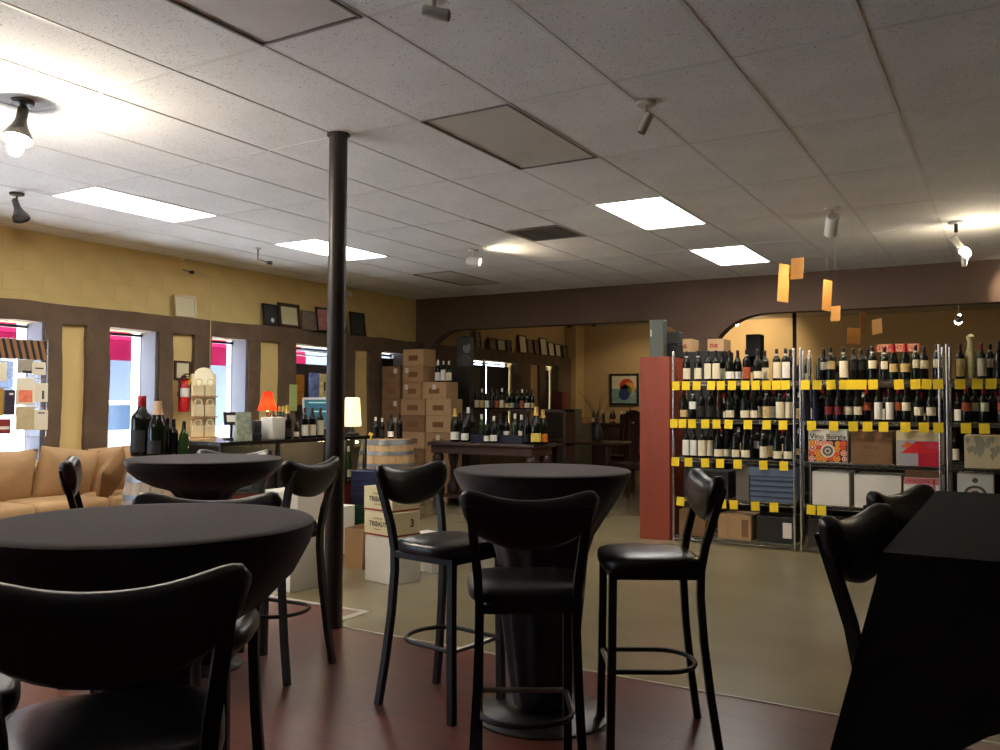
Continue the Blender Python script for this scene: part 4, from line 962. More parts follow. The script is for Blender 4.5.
bottle('flute', (-5.82, 6.79, .5815), 'clear-shouldered bottle inside the lit display case end', None, GLASS_G, LAB_C, CAP_W, 1, 1, 1.6)
bm = B(); bx(bm, (0, 0, .09), (.2, .16, .18), .004); solo('yellow_gift_box', bm, YLP, 'bright yellow box inside the counter case', 'box', (-5.85, 6.12, .5815), smooth=False)
bm = B(); bx(bm, (0, 0, .1), (.3, .5, .2), .004); solo('dark_gift_box', bm, mat('dark_slate_box', (.06, .065, .07), .4), 'long dark slate box inside the counter case', 'box', (-5.9, 5.68, .5815), smooth=False)
# red lamp
x_, y_, z_ = onc(267, -6.15); t = thing('table_lamp', 'table lamp with glowing red fabric shade on the counter', 'lamp', (x_, y_, z_))
bm = B(); lathe(bm, [(.06, 0), (.055, .015), (.02, .03), (.03, .08), (.035, .12), (.015, .17), (.01, .24)], 18); part('base', bm, mat('brass_base', srgb(150, 100, 40), .35, metal=.7), t)
bm = B(); N = 28; zt, zb = .44, .255
lathe(bm, [(.096, zb), (.090, zb+.02), (.06, .36), (.042, zt)], N, caps=False)
sm = mat('red_lampshade', srgb(196, 40, 20), .8, trans=0); nt = sm.node_tree; b_ = nt.nodes['Principled BSDF']
tl_ = nt.nodes.new('ShaderNodeBsdfTranslucent'); tl_.inputs[0].default_value = (.75, .06, .015, 1); mx = nt.nodes.new('ShaderNodeMixShader'); mx.inputs[0].default_value = .4
nt.links.new(b_.outputs[0], mx.inputs[1]); nt.links.new(tl_.outputs[0], mx.inputs[2]); nt.links.new(mx.outputs[0], nt.nodes['Material Output'].inputs[0])
part('shade', bm, sm, t)
BULB = mat('warm_bulb_glow', (1, 1, 1), .5, emit=(1, .62, .28), es=30)
bm = B(); lathe(bm, [(.004, .25), (.02, .28), (.026, .31), (.018, .335), (.004, .345)], 12); part('bulb', bm, BULB, t)
def lamp_light(parent, loc, energy, col, r=.03, typ='POINT', rot=None, size=1.2, blend=.5):
    ld = bpy.data.lights.new('lamp_light', typ); ld.energy = energy; ld.color = col; ld.shadow_soft_size = r
    if typ == 'SPOT': ld.spot_size = size; ld.spot_blend = blend
    o = bpy.data.objects.new('lamp_light', ld); COL.objects.link(o); o.parent = parent; o.location = loc
    if rot is not None: o.rotation_euler = rot
    return o
lamp_light(lamp_light_todo, (.05, .5, .94), 1.6, (1, .8, .5), .02); lamp_light(lamp_light_todo, (.05, .79, .94), 1.6, (1, .8, .5), .02); lamp_light(lamp_light_todo, (.05, .0, .94), .8, (1, .8, .5), .02)
lamp_light(t, (0, 0, .31), 5, (1, .66, .34), .03)
# cream shade lamp
x_, y_, z_ = onc(352, -5.85); t = thing('table_lamp', 'lamp with tall cream shade at the end of the counter', 'lamp', (x_, y_, z_))
bm = B(); lathe(bm, [(.075, 0), (.075, .02), (.03, .035), (.02, .06), (.015, .10)], 18); part('base', bm, BLACK, t)
bm = B(); bx(bm, (0, 0, .24), (.135, .165, .30), .02, 3)
for v in bm.verts:
    f = 1-.22*max(0, (v.co.z-.09)/.3); v.co.x *= f; v.co.y *= f
cs = mat('cream_lampshade', srgb(240, 228, 170), .8, emit=(1, .82, .45), es=1.1); part('shade', bm, cs, t)
# monitor
x_, y_, z_ = onc(323.5, -6.05); t = thing('monitor', 'tilted register screen showing a teal page on the counter', 'monitor', (x_, y_, z_), PI/2-.62)
bm = B(); bx(bm, (0, .08, .01), (.2, .18, .02), .004); part('foot', bm, BLACK, t, False)
bm = B(); tube(bm, [(0, .1, .02), (0, .09, .16)], .018, 8); part('neck', bm, BLACK, t)
R_ = Matrix.Rotation(-.30, 3, 'X')
bm = B(); bx(bm, (0, .05, .225), (.40, .03, .33), .006, 1, R_); part('housing', bm, mat('silver_bezel', (.5, .5, .5), .4), t, False)
sc_ = mat('screen_teal', (.02, .1, .12), .3, emit=(.05, .20, .26), es=.2); bm = B(); bx(bm, (0, .0325, .225), (.37, .002, .29), 0, 1, R_); q = part('screen', bm, sc_, t, False)
for k in range(5):
    bm = B(); bx(bm, (-.03*(k % 2), .0311, .225+.11-.045*k), (.30-.05*(k % 3), .001, .014), 0, 1, R_); part('screen_text', bm, mat('screen_band', (.02, .05, .08), .3, emit=(.05, .16, .28), es=.5) if k % 2 else mat('screen_light', (.3, .5, .5), .3, emit=(.3, .5, .5), es=.4), q, False)
# counter bottles and things
for k, px in enumerate((304.5, 312, 320)):
    bottle('bordeaux', onc(px, -5.80), ['maroon-capped bottle with pale label before the register screen, at the lamp side', 'maroon-capped bottle between two others before the register screen', 'maroon-capped bottle with wide cream label before the register screen'][k], 'three bottles before the register screen', GLASS_B, [LAB_W, LAB_C, LAB_C][k], CAP_M, [1, 1, 2][k], .95, 1.2)
bottle('champagne', onc(287, -5.8), 'dark sparkling bottle with gold neck on the counter', None, GLASS_B, LAB_K, CAP_G, 1, .98, 1.2)
bottle('burgundy', onc(296, -5.82), 'small squat bottle with cream label on the counter', None, GLASS_N, LAB_C, CAP_K, 1, .66, 1.2)
for k, px in enumerate((279.5, 283, 272)): bottle('bordeaux', onc(px, -6.2), ['gold-capped bottle behind the white bucket', 'second gold-capped bottle behind the white bucket', 'dark bottle directly behind the white bucket'][k], None, GLASS_G if k < 2 else GLASS_B, LAB_C, CAP_G if k < 2 else CAP_K, 1, .98, 1)
x_, y_, z_ = onc(273.3, -5.86); bm = B(); bx(bm, (0, 0, .10), (.15, .18, .20), .012, 2)
for v in bm.verts: v.co.y *= .88+.16*v.co.z/.2
solo('white_bucket', bm, WHITE, 'plain white box bucket on the counter beside the red lamp', 'bucket', (x_, y_, z_))
x_, y_, z_ = onc(243, -5.8); t = thing('tent_card', 'printed tent card standing on the counter', 'sign', (x_, y_, z_), PI/2-.5)
bm = B(); M = Matrix(((0, 0, 1, 0), (1, 0, 0, 0), (0, 1, 0, 0), (0, 0, 0, 1))); prism(bm, [(-.06, 0), (-.006, .25), (.006, .25), (.06, 0)], -.065, .065, M); part('card', bm, mat('tent_print', srgb(150, 160, 140), .5, var=.4, vscale=25), t, False)
x_, y_, z_ = onc(232, -5.95); t = thing('card_reader', 'black tablet stand on the counter beside the gift rack', 'tablet', (x_, y_, z_), PI/2-.5)
bm = B(); bx(bm, (0, .03, .01), (.12, .12, .02), .003); part('foot', bm, BLACK, t, False); bm = B(); tube(bm, [(0, .04, .02), (0, .03, .16)], .012, 6); part('stem', bm, BLACK, t)
bm = B(); bx(bm, (0, 0, .19), (.15, .015, .12), .004, 1, Matrix.Rotation(-.3, 3, 'X')); part('tablet', bm, BLACK, t, False); bm = B(); bx(bm, (0, -.0085, .19), (.10, .002, .06), 0, 1, Matrix.Rotation(-.3, 3, 'X')); part('screen', bm, WHITE, t, False)
x_, y_, z_ = onc(254.5, -5.9); bm = B(); bx(bm, (0, 0, .085), (.09, .09, .17), .01, 2); bx(bm, (.0, -.04, .03), (.12, .16, .06), .008, 1); solo('card_machine', bm, BLACK, 'black card machine on the counter below the red lamp', 'card machine', (x_, y_, z_))
x_, y_, z_ = onc(259.5, -5.98); t = thing('glass_jar', 'small glass jar on the counter by the white bucket', 'jar', (x_, y_, z_)); bm = B(); lathe(bm, [(.035, 0), (.04, .01), (.04, .12), (.03, .14), (.03, .15)], 16, caps=False); disc(bm, (0, 0, .002), .036, 16); part('body', bm, CLEAR, t); bm = B(); lathe(bm, [(.032, .15), (.032, .17)], 16); part('lid', bm, CAP_G, t)
# gift stand and its table
t = thing('wooden_console', 'pale wooden console table beside the counter', 'table', (-6.62, 5.42, 0))
PINE = mat('pale_pine', srgb(206, 160, 104), .55, var=.12, vscale=8, stretch=(1, .15, 1))
bm = B(); bxe(bm, (-.26, -.36, .985), (.26, .30, ZC), .004); part('top', bm, PINE, t, False)
bm = B(); bxe(bm, (-.23, -.33, .86), (.23, .27, .985)); part('apron', bm, PINE, t, False)
for x in (-.21, .21):
    for y in (-.31, .25): bm = B(); bxe(bm, (x-.025, y-.025, 0), (x+.025, y+.025, .86)); part('leg', bm, PINE, t, False)
gx = -6.5; gy = atX(203.5, 438, gx).y
t = thing('gift_stand', 'three-tier display stand of cream gift boxes on the wooden console', 'display stand', (gx, gy, ZC+.0005), .95)
bm = B(); bx(bm, (0, .06, .30), (.22, .012, .60), .002); part('back_board', bm, CREAM, t, False)
for k in range(3): bm = B(); bx(bm, (0, 0, .006+.19*k), (.24, .12, .012)); part('tray', bm, KRAFT3, t, False)
bm = B(); M = Matrix(((1, 0, 0, 0), (0, 0, 1, 0), (0, 1, 0, 0), (0, 0, 0, 1))); pts = [(-.085, .50), (.085, .50)]+[(.085*math.cos(PI*k/10), .60+.06*math.sin(PI*k/10)) for k in range(11)]
prism(bm, pts, .046, .052, M); part('header', bm, mat('cream_header', srgb(248, 242, 214), .6), t, False)
for r_ in range(3):
    for c_ in range(2):
        g = thing('gift_box', 'cream gift box with ring handle on the %s tier of the stand' % ['lowest', 'middle', 'highest'][r_], 'gift box', (gx+(-.052+.104*c_)*math.cos(.95)+.02*math.sin(.95), gy+(-.052+.104*c_)*math.sin(.95)-.02*math.cos(.95), ZC+.0135+.19*r_), .95, 'cream ring-handled gift boxes, tier %d' % (r_+1))
        bm = B(); bx(bm, (0, 0, .05), (.096, .08, .10), .003); part('box_body', bm, CREAM, g, False)
        bm = B(); tube(bm, [(.03*math.cos(2*PI*k/16), -.03, .128+.03*math.sin(2*PI*k/16)) for k in range(16)], .007, 6, True); part('ring_handle', bm, mat('ring_handle_card', srgb(226, 214, 180), .6), g)

# ---- bottles on the barrels
def onb(px, c, dz=.93): 
    p = atZ(px, 457 if c is b1 else 439, dz); return p
tz = .9325
pc = onb(141, b1); vd = Vector((pc.x, pc.y, 0)).normalized()
bottle('bordeaux', (pc.x+vd.x*.06, pc.y+vd.y*.06, tz), 'oversized bottle with red capsule on the grey barrel', None, GLASS_D, LAB_K, CAP_R, 1, 1.56, 0, name='magnum_bottle', sxy=2.1)
pc = onb(157, b1); bottle('champagne', (pc.x-vd.x*.09, pc.y-vd.y*.09, tz), 'oversized sparkling bottle with pale foil neck on the grey barrel', None, GLASS_D, LAB_K, mat('pale_foil', srgb(214, 176, 140), .4), 1, 1.36, 0, name='magnum_bottle', sxy=1.6)
pc = onb(167, b1); bottle('bordeaux', (pc.x+vd.x*.08, pc.y+vd.y*.08, tz), 'dark bottle behind the oversized sparkling bottle on the barrel', None, GLASS_D, None, CAP_K, 1, 1, 0)
pc = onb(173, b1); bottle('bordeaux', (pc.x+.0, pc.y-.0, tz), 'dark bottle between the sparkling one and the green one on the barrel', None, GLASS_B, None, CAP_K, 1, .97, 0)
pc = onb(183.5, b1); bottle('burgundy', (pc.x, pc.y, tz), 'small green bottle at the edge of the grey barrel', None, GLASS_G, None, CAP_K, 1, .92, 0)
for k, (px, kind, g, l, c, s_) in enumerate([(375.5, 'burgundy', GLASS_B, None, CAP_W, .85), (382, 'bordeaux', GLASS_B, LAB_K, CAP_W, .8), (391, 'burgundy', GLASS_D, LAB_W, CAP_K, .95), (399.5, 'bordeaux', GLASS_B, None, CAP_K, .95), (386, 'bordeaux', GLASS_B, LAB_K, CAP_K, .85)]):
    p = atZ(px, 438.5+(-1 if k == 4 else 0), tz); bottle(kind, (p.x, p.y+(.08 if k == 4 else 0), tz), ['squat bottle with white stopper on the pale barrel', 'dark bottle with white cap on the pale barrel', 'bottle with white label on the pale barrel', 'plain dark bottle at the edge of the pale barrel', 'dark bottle at the back of the pale barrel'][k], None, g, l, c, 1, s_, .3)
p = atZ(373, 440, tz); bm = B(); bx(bm, (0, 0, .04), (.05, .004, .09), 0, 1, Matrix.Rotation(.4, 3, 'Y')); solo('price_slip', bm, YLP, 'yellow slip leaning on the bottles of the pale barrel', 'card', (p.x, p.y-.06, tz+.004), (-.2, 0, .4))

# ---- cartons on the floor
def floor_box(loc, rz, w, d, h, label, m, name='shipping_box', cat='box', group=None):
    t = thing(name, label, cat, loc, rz, group); bm = B(); bx(bm, (0, 0, h/2), (w, d, h), .003); BODY[t.name] = part('box_body', bm, m, t, False); t['w'] = w; t['d'] = d; t['h'] = h; return t
ctr = Vector((-4.10, 5.315, 0)); rzz = -.22
floor_box((ctr.x, ctr.y, .0005), rzz, .33, .28, .345, 'plain white carton under the champagne cartons', WHITE)
for k in range(2):
    t = floor_box((ctr.x-.012*k-.01, ctr.y+.01*k, .3465+k*.186), rzz+.03*k, .33, .28, .185, ['cream champagne carton lettered TRIBAUT on the plain white carton', 'cream champagne carton lettered TRIBAUT, top of the stack'][k], CREAM, 'champagne_carton')
    for s_, ax in ((-1, 0), (1, 1)):
        pass
    bm = B(); bx(bm, (0, 0, .012), (.3325, .2825, .012)); part('red_band', bm, REDPRINT, body(t), False)
    text('CHAMPAGNE', .020, mat('gold_ink', srgb(170, 140, 90), .6), t, (0, -.1412, .135), FR); text('TRIBAUT', .052, DARKPRINT, t, (0, -.1412, .092), FR, bold=.0008); text('Schloesser', .018, mat('gold_ink', (0, 0, 0)), t, (0, -.1412, .055), FR)
    text('3', .085, DARKPRINT, t, (.1662, .06, .095), (PI/2, 0, PI/2), bold=.002)
def open_bag(loc, rz, w, d, h, label, m):
    t = thing('paper_carrier', label, 'paper bag', loc, rz); bm = B(); th = .004
    for s_ in (-1, 1): bx(bm, (s_*(w/2-th/2), 0, h/2), (th, d, h)); bx(bm, (0, s_*(d/2-th/2), h/2), (w-2*th, th, h))
    part('walls', bm, m, t, False); bm = B(); bx(bm, (0, 0, .003), (w-.01, d-.01, .005)); part('bottom', bm, m, t, False)
open_bag((-4.66, 5.62, 0), .15, .17, .26, .33, 'open kraft carrier standing beside the steel pole', KRAFT)
open_bag((-4.44, 5.76, 0), .1, .17, .26, .345, 'open kraft carrier standing beside the champagne cartons', KRAFT3)
t = floor_box((-4.12, 5.83, .0), -.22, .32, .24, .29, 'white carton with a dark emblem behind the champagne cartons', WHITE); text('8', .13, DARKPRINT, t, (.1612, .0, .15), (PI/2, 0, PI/2), bold=.003)
floor_box((-4.62, 4.80, 0), -.1, .40, .42, .40, 'large white carton on the floor beside the steel pole', WHITE)
floor_box((-4.62, 4.80, .401), .06, .36, .36, .06, 'flat yellow-cream carton on the large white carton', CREAM)
floor_box((-5.38, 5.55, 0), -.05, .42, .40, .34, 'cream carton at the bottom of the pile before the counter', CREAM); floor_box((-5.38, 5.55, .341), .1, .40, .36, .26, 'white carton on the pile before the counter', WHITE)
t = floor_box((-5.36, 5.98, 0), .12, .36, .34, .42, 'white carton with yellow tape before the counter', WHITE); bm = B(); bx(bm, (.06, -.1705, .30), (.10, .003, .08)); part('tape', bm, YLP, body(t), False)
for k in range(8):
    bm = B(); bx(bm, (0, 0, .04), (.30, .26, .075), .006); bx(bm, (0, 0, .078), (.315, .275, .012), .002)
    p = atX(364, 520, -5.52); solo('plastic_crate', bm, mat('blue_crate', srgb(36, 50, 92), .5) if k > 3 else mat('green_crate', srgb(22, 74, 52), .5), ['green stacking crate in the pile beside the counter end', 'dark blue stacking crate in the pile beside the counter end'][k > 3], 'crate', (p.x-.0, p.y+.1, k*.0855+.0005), (0, 0, .1+.02*math.sin(k)), 'green stacking crates' if k < 4 else 'blue stacking crates')

# ---- tall stack of wine cartons in the corner
YS = 9.95
lbl = mat('white_sticker', srgb(206, 200, 190), .7)
stk = [(402, 425, 7), (426, 451, 7)]
rows = [508-16.9*k for k in range(11)]
def scarton(px0, px1, zi, m, label, Yf=YS, d=.30, stick=None, Hc=.236):
    a = atY(px0, 440, Yf); b = atY(px1, 440, Yf); w = b.x-a.x-.006
    t = thing('wine_carton', label, 'carton', ((a.x+b.x)/2, Yf+d/2, .0005+zi*Hc), 0, 'stacked wine cartons in the corner'); h = Hc-.002
    bm = B(); bx(bm, (0, 0, h/2), (w, d, h), .003); bd = part('box_body', bm, m, t, False)
    bm = B(); bx(bm, (0, 0, h+.0003), (.05, d+.002, .0006)); part('tape', bm, KRAFT3, bd, False)
    bm = B(); bxe(bm, (-w*.22, -d/2-.0008, h*.3), (w*.22, -d/2, h*.62)); part('print', bm, mat('faded_print', srgb(120, 80, 48), .8, var=.3, vscale=40), bd, False)
    if stick is not None: bm = B(); bxe(bm, (stick*w-.03, -d/2-.0014, h*.55), (stick*w+.03, -d/2, h*.85)); part('sticker', bm, lbl, bd, False)
ORD = ['on the floor', 'second from the floor', 'third from the floor', 'fourth from the floor', 'fifth from the floor', 'sixth from the floor', 'seventh from the floor', 'eighth from the floor', 'topmost']
for zi in range(9):
    k_ = [KRAFT2, KRAFT, KRAFT2, KRAFT3, KRAFT2, KRAFT, KRAFT, KRAFT, KRAFT3][zi]
    if zi < 8: scarton(381.3, 399.5, zi, KRAFT2, 'brown carton %s in the column by the window wall' % ORD[zi], YS+.02, stick=.25 if zi in (4, 5, 7) else None)
    scarton(400 if zi < 6 else 402, 424.5 if zi < 6 else (421 if zi == 6 else 423), zi, k_, 'tan carton %s in the tallest column of the stack' % ORD[zi], YS-.02 if zi % 2 else YS, stick=-.3 if zi in (6, 7) else None)
    if zi < 7: scarton(425.3 if zi < 6 else 421.6, 450.5 if zi < 6 else 446, zi, KRAFT3 if zi in (4, 5, 6) else KRAFT, 'tan carton %s in the column beside the carved desk' % ORD[zi], YS, stick=0 if zi in (3, 6) else None)
pz = .0005+7*.236
p = atY(448, 375, YS+.2)
for k, (px, l, kd) in enumerate([(438, LAB_W, 'champagne'), (443.5, LAB_W, 'bordeaux'), (449, LAB_C, 'burgundy')]):
    q = atY(px, 375, YS+.16); bottle(kd, (q.x, YS+.16, pz), ['white-labelled sparkling bottle on top of the carton stack', 'white-labelled straight bottle on top of the carton stack', 'cream-labelled bottle on top of the carton stack'][k], None, GLASS_B, l, CAP_W, 2, 1, .4)

# ---- carved desk with bottles
DY = 9.32
t = thing('carved_desk', 'dark carved mahogany desk crowded with bottles', 'desk', (-5.84, DY, 0))
bm = B(); bxe(bm, (-.80, .0, .80), (.80, .60, .85), .012, 2); part('top', bm, DKWOOD, t)
bm = B(); bxe(bm, (-.76, .03, .70), (.76, .57, .80), .004); part('apron', bm, DKWOOD, t, False)
bmr = B(); lathe(bmr, [(.006, -.012), (.014, 0), (.006, .012)], 8, M=Matrix.Rotation(.9, 3, 'Y')); bead = mesh('bead', bmr, DKWOOD)
for k in range(56): link('bead', bead, t, (-.78+k*1.56/55, -.002, .815))
for x in (-.70, .70):
    bm = B(); lathe(bm, [(.09, 0), (.09, .05), (.06, .07), (.085, .16), (.09, .24), (.05, .30), (.045, .5), (.07, .6), (.075, .66), (.05, .70)], 18, (x, .12, 0)); part('leg', bm, DKWOOD, t)
    bm = B(); lathe(bm, [(.09, 0), (.09, .05), (.06, .07), (.085, .16), (.09, .24), (.05, .30), (.045, .5), (.07, .6), (.075, .66), (.05, .70)], 18, (x, .48, 0)); part('leg', bm, DKWOOD, t)
bm = B(); bxe(bm, (-.72, .10, .12), (.72, .50, .15)); part('stretcher_shelf', bm, DKWOOD, t, False)
dk = [(455, 'champagne', LAB_W, CAP_G, 1.38, .12, GLASS_D), (464.8, 'burgundy', LAB_W, CAP_K, 1.28, .12, GLASS_B), (472, 'bordeaux', LAB_K, CAP_K, 1.4, .3, GLASS_B), (468, 'burgundy', LAB_K, CAP_W, 1.5, .5, GLASS_B), (487, 'burgundy', LAB_W, CAP_K, 1.0, .12, GLASS_B), (493.8, 'burgundy', LAB_W, CAP_W, 1.15, .12, GLASS_B), (481.5, 'bordeaux', LAB_K, CAP_W, 1.2, .35, GLASS_G), (506.5, 'bordeaux', LAB_W, CAP_K, 1.15, .3, GLASS_B), (514.8, 'bordeaux', LAB_K, CAP_W, 1.25, .3, GLASS_G), (521.5, 'bordeaux', LAB_C, CAP_W, 1.2, .3, GLASS_B), (526.8, 'burgundy', LAB_K, CAP_K, 1.35, .14, GLASS_B), (536, 'champagne', LAB_Y, CAP_G, 1.48, .12, GLASS_D), (542.8, 'champagne', LAB_O, CAP_G, 1.36, .22, GLASS_D), (500, 'bordeaux', LAB_K, CAP_K, 1.2, .45, GLASS_B), (459.5, 'bordeaux', LAB_K, CAP_K, 1.25, .35, GLASS_B)]
dn = ['gold-necked sparkling bottle with white label at the desk end by the cartons', 'stout dark bottle with white label on the carved desk', 'tall black bottle with dark label on the carved desk', 'tallest dark bottle at the back of the carved desk', 'short bottle with white label on the carved desk', 'bottle with white label and white cap on the carved desk', 'green glass bottle at the back of the carved desk', 'dark straight bottle with small white label on the desk', 'green bottle with big white cap on the carved desk', 'dark bottle with cream label and white cap on the desk', 'stout black unlabelled bottle near the sparkling pair on the desk', 'sparkling bottle with yellow label and gold neck on the desk', 'sparkling bottle with orange label and gold neck on the desk', 'thin black bottle at the very back of the desk', 'thin black bottle behind the gold-necked bottle on the desk']
for (px, kd, l, c, s_, dy, g), n_ in zip(dk, dn):
    p = atY(px, 440, DY+dy); bottle(kd, (p.x, DY+dy, .8505), n_, 'bottles on the carved desk', g, l, c, 1, s_, .5)
# low tray boxes among them
p = atY(480, 440, DY+.2); bm = B(); bx(bm, (0, 0, .05), (.26, .08, .1), .004); solo('blue_tray', bm, mat('navy_tray', srgb(26, 26, 52), .5), 'short navy tray between the desk bottles', 'tray', (p.x, DY+.21, .8505), smooth=False)
p = atY(510, 440, DY+.2); bm = B(); bx(bm, (0, 0, .05), (.40, .08, .1), .004); solo('blue_tray', bm, mat('navy_tray', (0, 0, 0)), 'long navy tray between the desk bottles', 'tray', (p.x, DY+.21, .8505), smooth=False)
# etagere behind
EY = 10.78
t = thing('wall_rack', 'dark open shelf of bottles behind the carved desk', 'shelf', (-5.95, EY, 0))
for z in (.15, .8, 1.27): bm = B(); bxe(bm, (-.62, 0, z-.03), (.62, .30, z)); part('shelf_board', bm, DKWOOD, t, False)
for x in (-.60, .60): bm = B(); bxe(bm, (x-.02, 0, 0), (x+.02, .30, 1.27)); part('side_panel', bm, DKWOOD, t, False)
k = 0; px = 477
while px < 534:
    kd, l, c = random.choice(['bordeaux', 'burgundy', 'bordeaux']), [LAB_C, LAB_T, LAB_W, LAB_K, LAB_P][k % 5], [CAP_K, CAP_W, CAP_K, CAP_M][k % 4]
    p = atY(px, 407, EY+.1); bottle(kd, (p.x, EY+.1, 1.2705), '%s bottle with %s label and %s cap on the dark open shelf' % ({'bordeaux': 'straight', 'burgundy': 'round-shouldered'}[kd], ['cream', 'tan', 'white', 'black', 'picture'][k % 5], ['black', 'white', 'black', 'maroon'][k % 4]), 'bottles on the dark open shelf', GLASS_D, l, c, 1, random.uniform(.95, 1.08), .5); px += 5.0; k += 1
# photo board
p = atY(486, 365, 10.9); t = thing('photo_board', 'black and white portrait photo board leaning over the cartons', 'photo', (-7.06, 10.88, 1.90), .35)
bm = B(); bx(bm, (0, 0, .22), (.26, .02, .44)); part('board', bm, mat('photo_black', (.012, .012, .012), .5), t, False)
def ph(cx, cz, rx, rz_, m, k):
    bm = B(); disc(bm, (0, 0, 0), 1, 20, Matrix.Rotation(PI/2, 3, 'X')); o = part('photo_print', bm, m, t, False, (cx, -.0102-.0004*k, cz)); o.scale = (rx, 1, rz_)
ph(.02, .29, .06, .085, mat('photo_grey', (.2, .2, .19), .6), 1); ph(-.005, .37, .07, .045, mat('photo_dark', (.02, .02, .02), .6), 2); ph(.0, .10, .10, .09, mat('photo_mid', (.06, .06, .06), .6), 1)
bm = B(); bx(bm, (0, .055, .1), (.2, .09, .19)); part('easel', bm, BLACK, t, False)
bm = B(); bxe(bm, (-7.27, 10.78, 0), (-6.90, 11.05, 1.898), .004); solo('tall_pedestal', bm, mat('dark_pedestal', (.03, .022, .018), .6), 'tall dark pedestal behind the carton stack', 'pedestal', smooth=False)

# ================================================================== BACK ROOM
# painting
a = atY(610, 405, 16.96); b = atY(638.5, 373.5, 16.96); t = thing('painting', 'framed painting of a rainbow-coloured round shape over sea', 'painting', ((a.x+b.x)/2, 16.97, a.z)); w, h = b.x-a.x, b.z-a.z
bm = B()
for s_ in (-1, 1): bx(bm, (s_*(w/2-.02), 0, h/2), (.04, .04, h)); bx(bm, (0, 0, h/2+s_*(h/2-.02)), (w-.08, .039, .04))
part('frame', bm, FBLK, t, False)
bm = B(); bx(bm, (0, .005, h*.74), (w-.08, .01, h*.46)); part('sky_paint', bm, mat('paint_sky', srgb(214, 206, 176), .7, var=.08, vscale=6), t, False)
bm = B(); bx(bm, (0, .005, h*.29), (w-.08, .01, h*.46)); part('sea_paint', bm, mat('paint_sea', srgb(128, 158, 150), .7, var=.3, vscale=12), t, False)
def pd(cx, cz, r, m, k): 
    bm = B(); disc(bm, (cx*w, -.001-.0006*k, cz*h), r*w, 22, Matrix.Rotation(PI/2, 3, 'X')); part('brush_stroke', bm, m, t, False)
pd(.08, .60, .25, mat('paint_red', srgb(206, 60, 40), .6), 1); pd(.16, .54, .20, mat('paint_orange', srgb(226, 150, 60), .6), 2); pd(.06, .45, .20, mat('paint_green', srgb(86, 112, 60), .6), 3); pd(-.01, .34, .19, mat('paint_blue', srgb(36, 58, 110), .6), 4); pd(-.02, .56, .14, mat('paint_plum', srgb(150, 50, 70), .6), 3)
# high-backed chairs
def high_chair(loc, rz, label):
    t = thing('high_back_chair', label, 'chair', loc, rz, 'carved high-back chairs')
    bm = B(); bx(bm, (0, 0, .45), (.50, .48, .07), .02, 2); part('seat', bm, mat('dark_leather', (.03, .014, .01), .4), t)
    for x in (-.21, .21):
        bm = B(); tube(bm, [(x, .20, 0), (x*1.05, .2, .42)], .024, square=True); part('leg', bm, DKWOOD, t, False)
        bm = B(); tube(bm, [(x, -.22, 0), (x, -.21, .45), (x*1.05, -.25, .85), (x*.95, -.30, 1.18)], .024, square=True); part('back_post', bm, DKWOOD, t, False)
    bm = B(); M = Matrix(((1, 0, 0, 0), (0, .2, 1, -.31), (0, 1, 0, 0), (0, 0, 0, 1)))
    prism(bm, [(-.24, 1.05), (.24, 1.05), (.25, 1.16), (.15, 1.20), (.06, 1.25), (-.06, 1.25), (-.15, 1.20), (-.25, 1.16)], -.235, -.20, M); part('crest', bm, DKWOOD, t, False)
    for x in (-.13, .13):
        bm = B(); bx(bm, (x, -.26, .82), (.09, .02, .62), .004, 1, Matrix.Rotation(.13, 3, 'X')); part('splat', bm, DKWOOD, t, False)
    bm = B(); bx(bm, (0, -.235, .60), (.42, .025, .05)); part('lower_rail', bm, DKWOOD, t, False)
p = atY(627, 440, 11.9); high_chair((p.x, 12.0, 0), 2.6, 'carved high-back chair beside the red-brown panel unit')
p = atY(603, 440, 13.4); high_chair((p.x+.25, 13.7, 0), 2.9, 'carved high-back chair at the far side of the dining table')
t = thing('dining_table', 'dark dining table in the dim back room', 'table', (-6.0, 12.65, 0))
bm = B(); bxe(bm, (-.75, -.5, .72), (.75, .5, .76), .01); part('top', bm, DKWOOD, t)
for x in (-.65, .65):
    for y in (-.4, .4): bm = B(); lathe(bm, [(.04, 0), (.06, .2), (.035, .3), (.06, .6), (.05, .72)], 12, (x, y, 0)); part('leg', bm, DKWOOD, t)
p = atZ(588, 447, .761); t = thing('twig_vase', 'dark vase with bare twigs on the dining table', 'vase', (-5.72, 12.7, .761))
bm = B(); lathe(bm, [(.06, 0), (.09, .1), (.06, .22), (.04, .28), (.05, .3)], 16); part('vase', bm, mat('dark_ceramic', (.03, .035, .03), .3), t)
for k in range(11):
    a_ = k*2.4; bm = B(); r_ = random.uniform(.15, .38); z_ = random.uniform(.5, .85)
    tube(bm, [(0, 0, .28), (r_*.4*math.cos(a_), r_*.4*math.sin(a_), z_*.7), (r_*math.cos(a_), r_*math.sin(a_), z_)], .006, 5, rs=[.007, .005, .002]); part('twig', bm, mat('grey_twig', (.12, .1, .07), .9), t)
t = thing('sideboard', 'long dark sideboard of bottles under the painting', 'sideboard', (-6.7, 16.55, 0))
bm = B(); bxe(bm, (-.95, -.22, 0), (.95, .22, .92), .006); part('body', bm, DKWOOD, t, False); bm = B(); bxe(bm, (-1.0, -.25, .92), (1.0, .25, .96), .006); part('top', bm, DKWOOD, t, False)
for k in range(4): bm = B(); bxe(bm, (-.93+.47*k, -.235, .1), (-.49+.47*k, -.22, .88), .004); part('door', bm, DKWOOD, t, False)
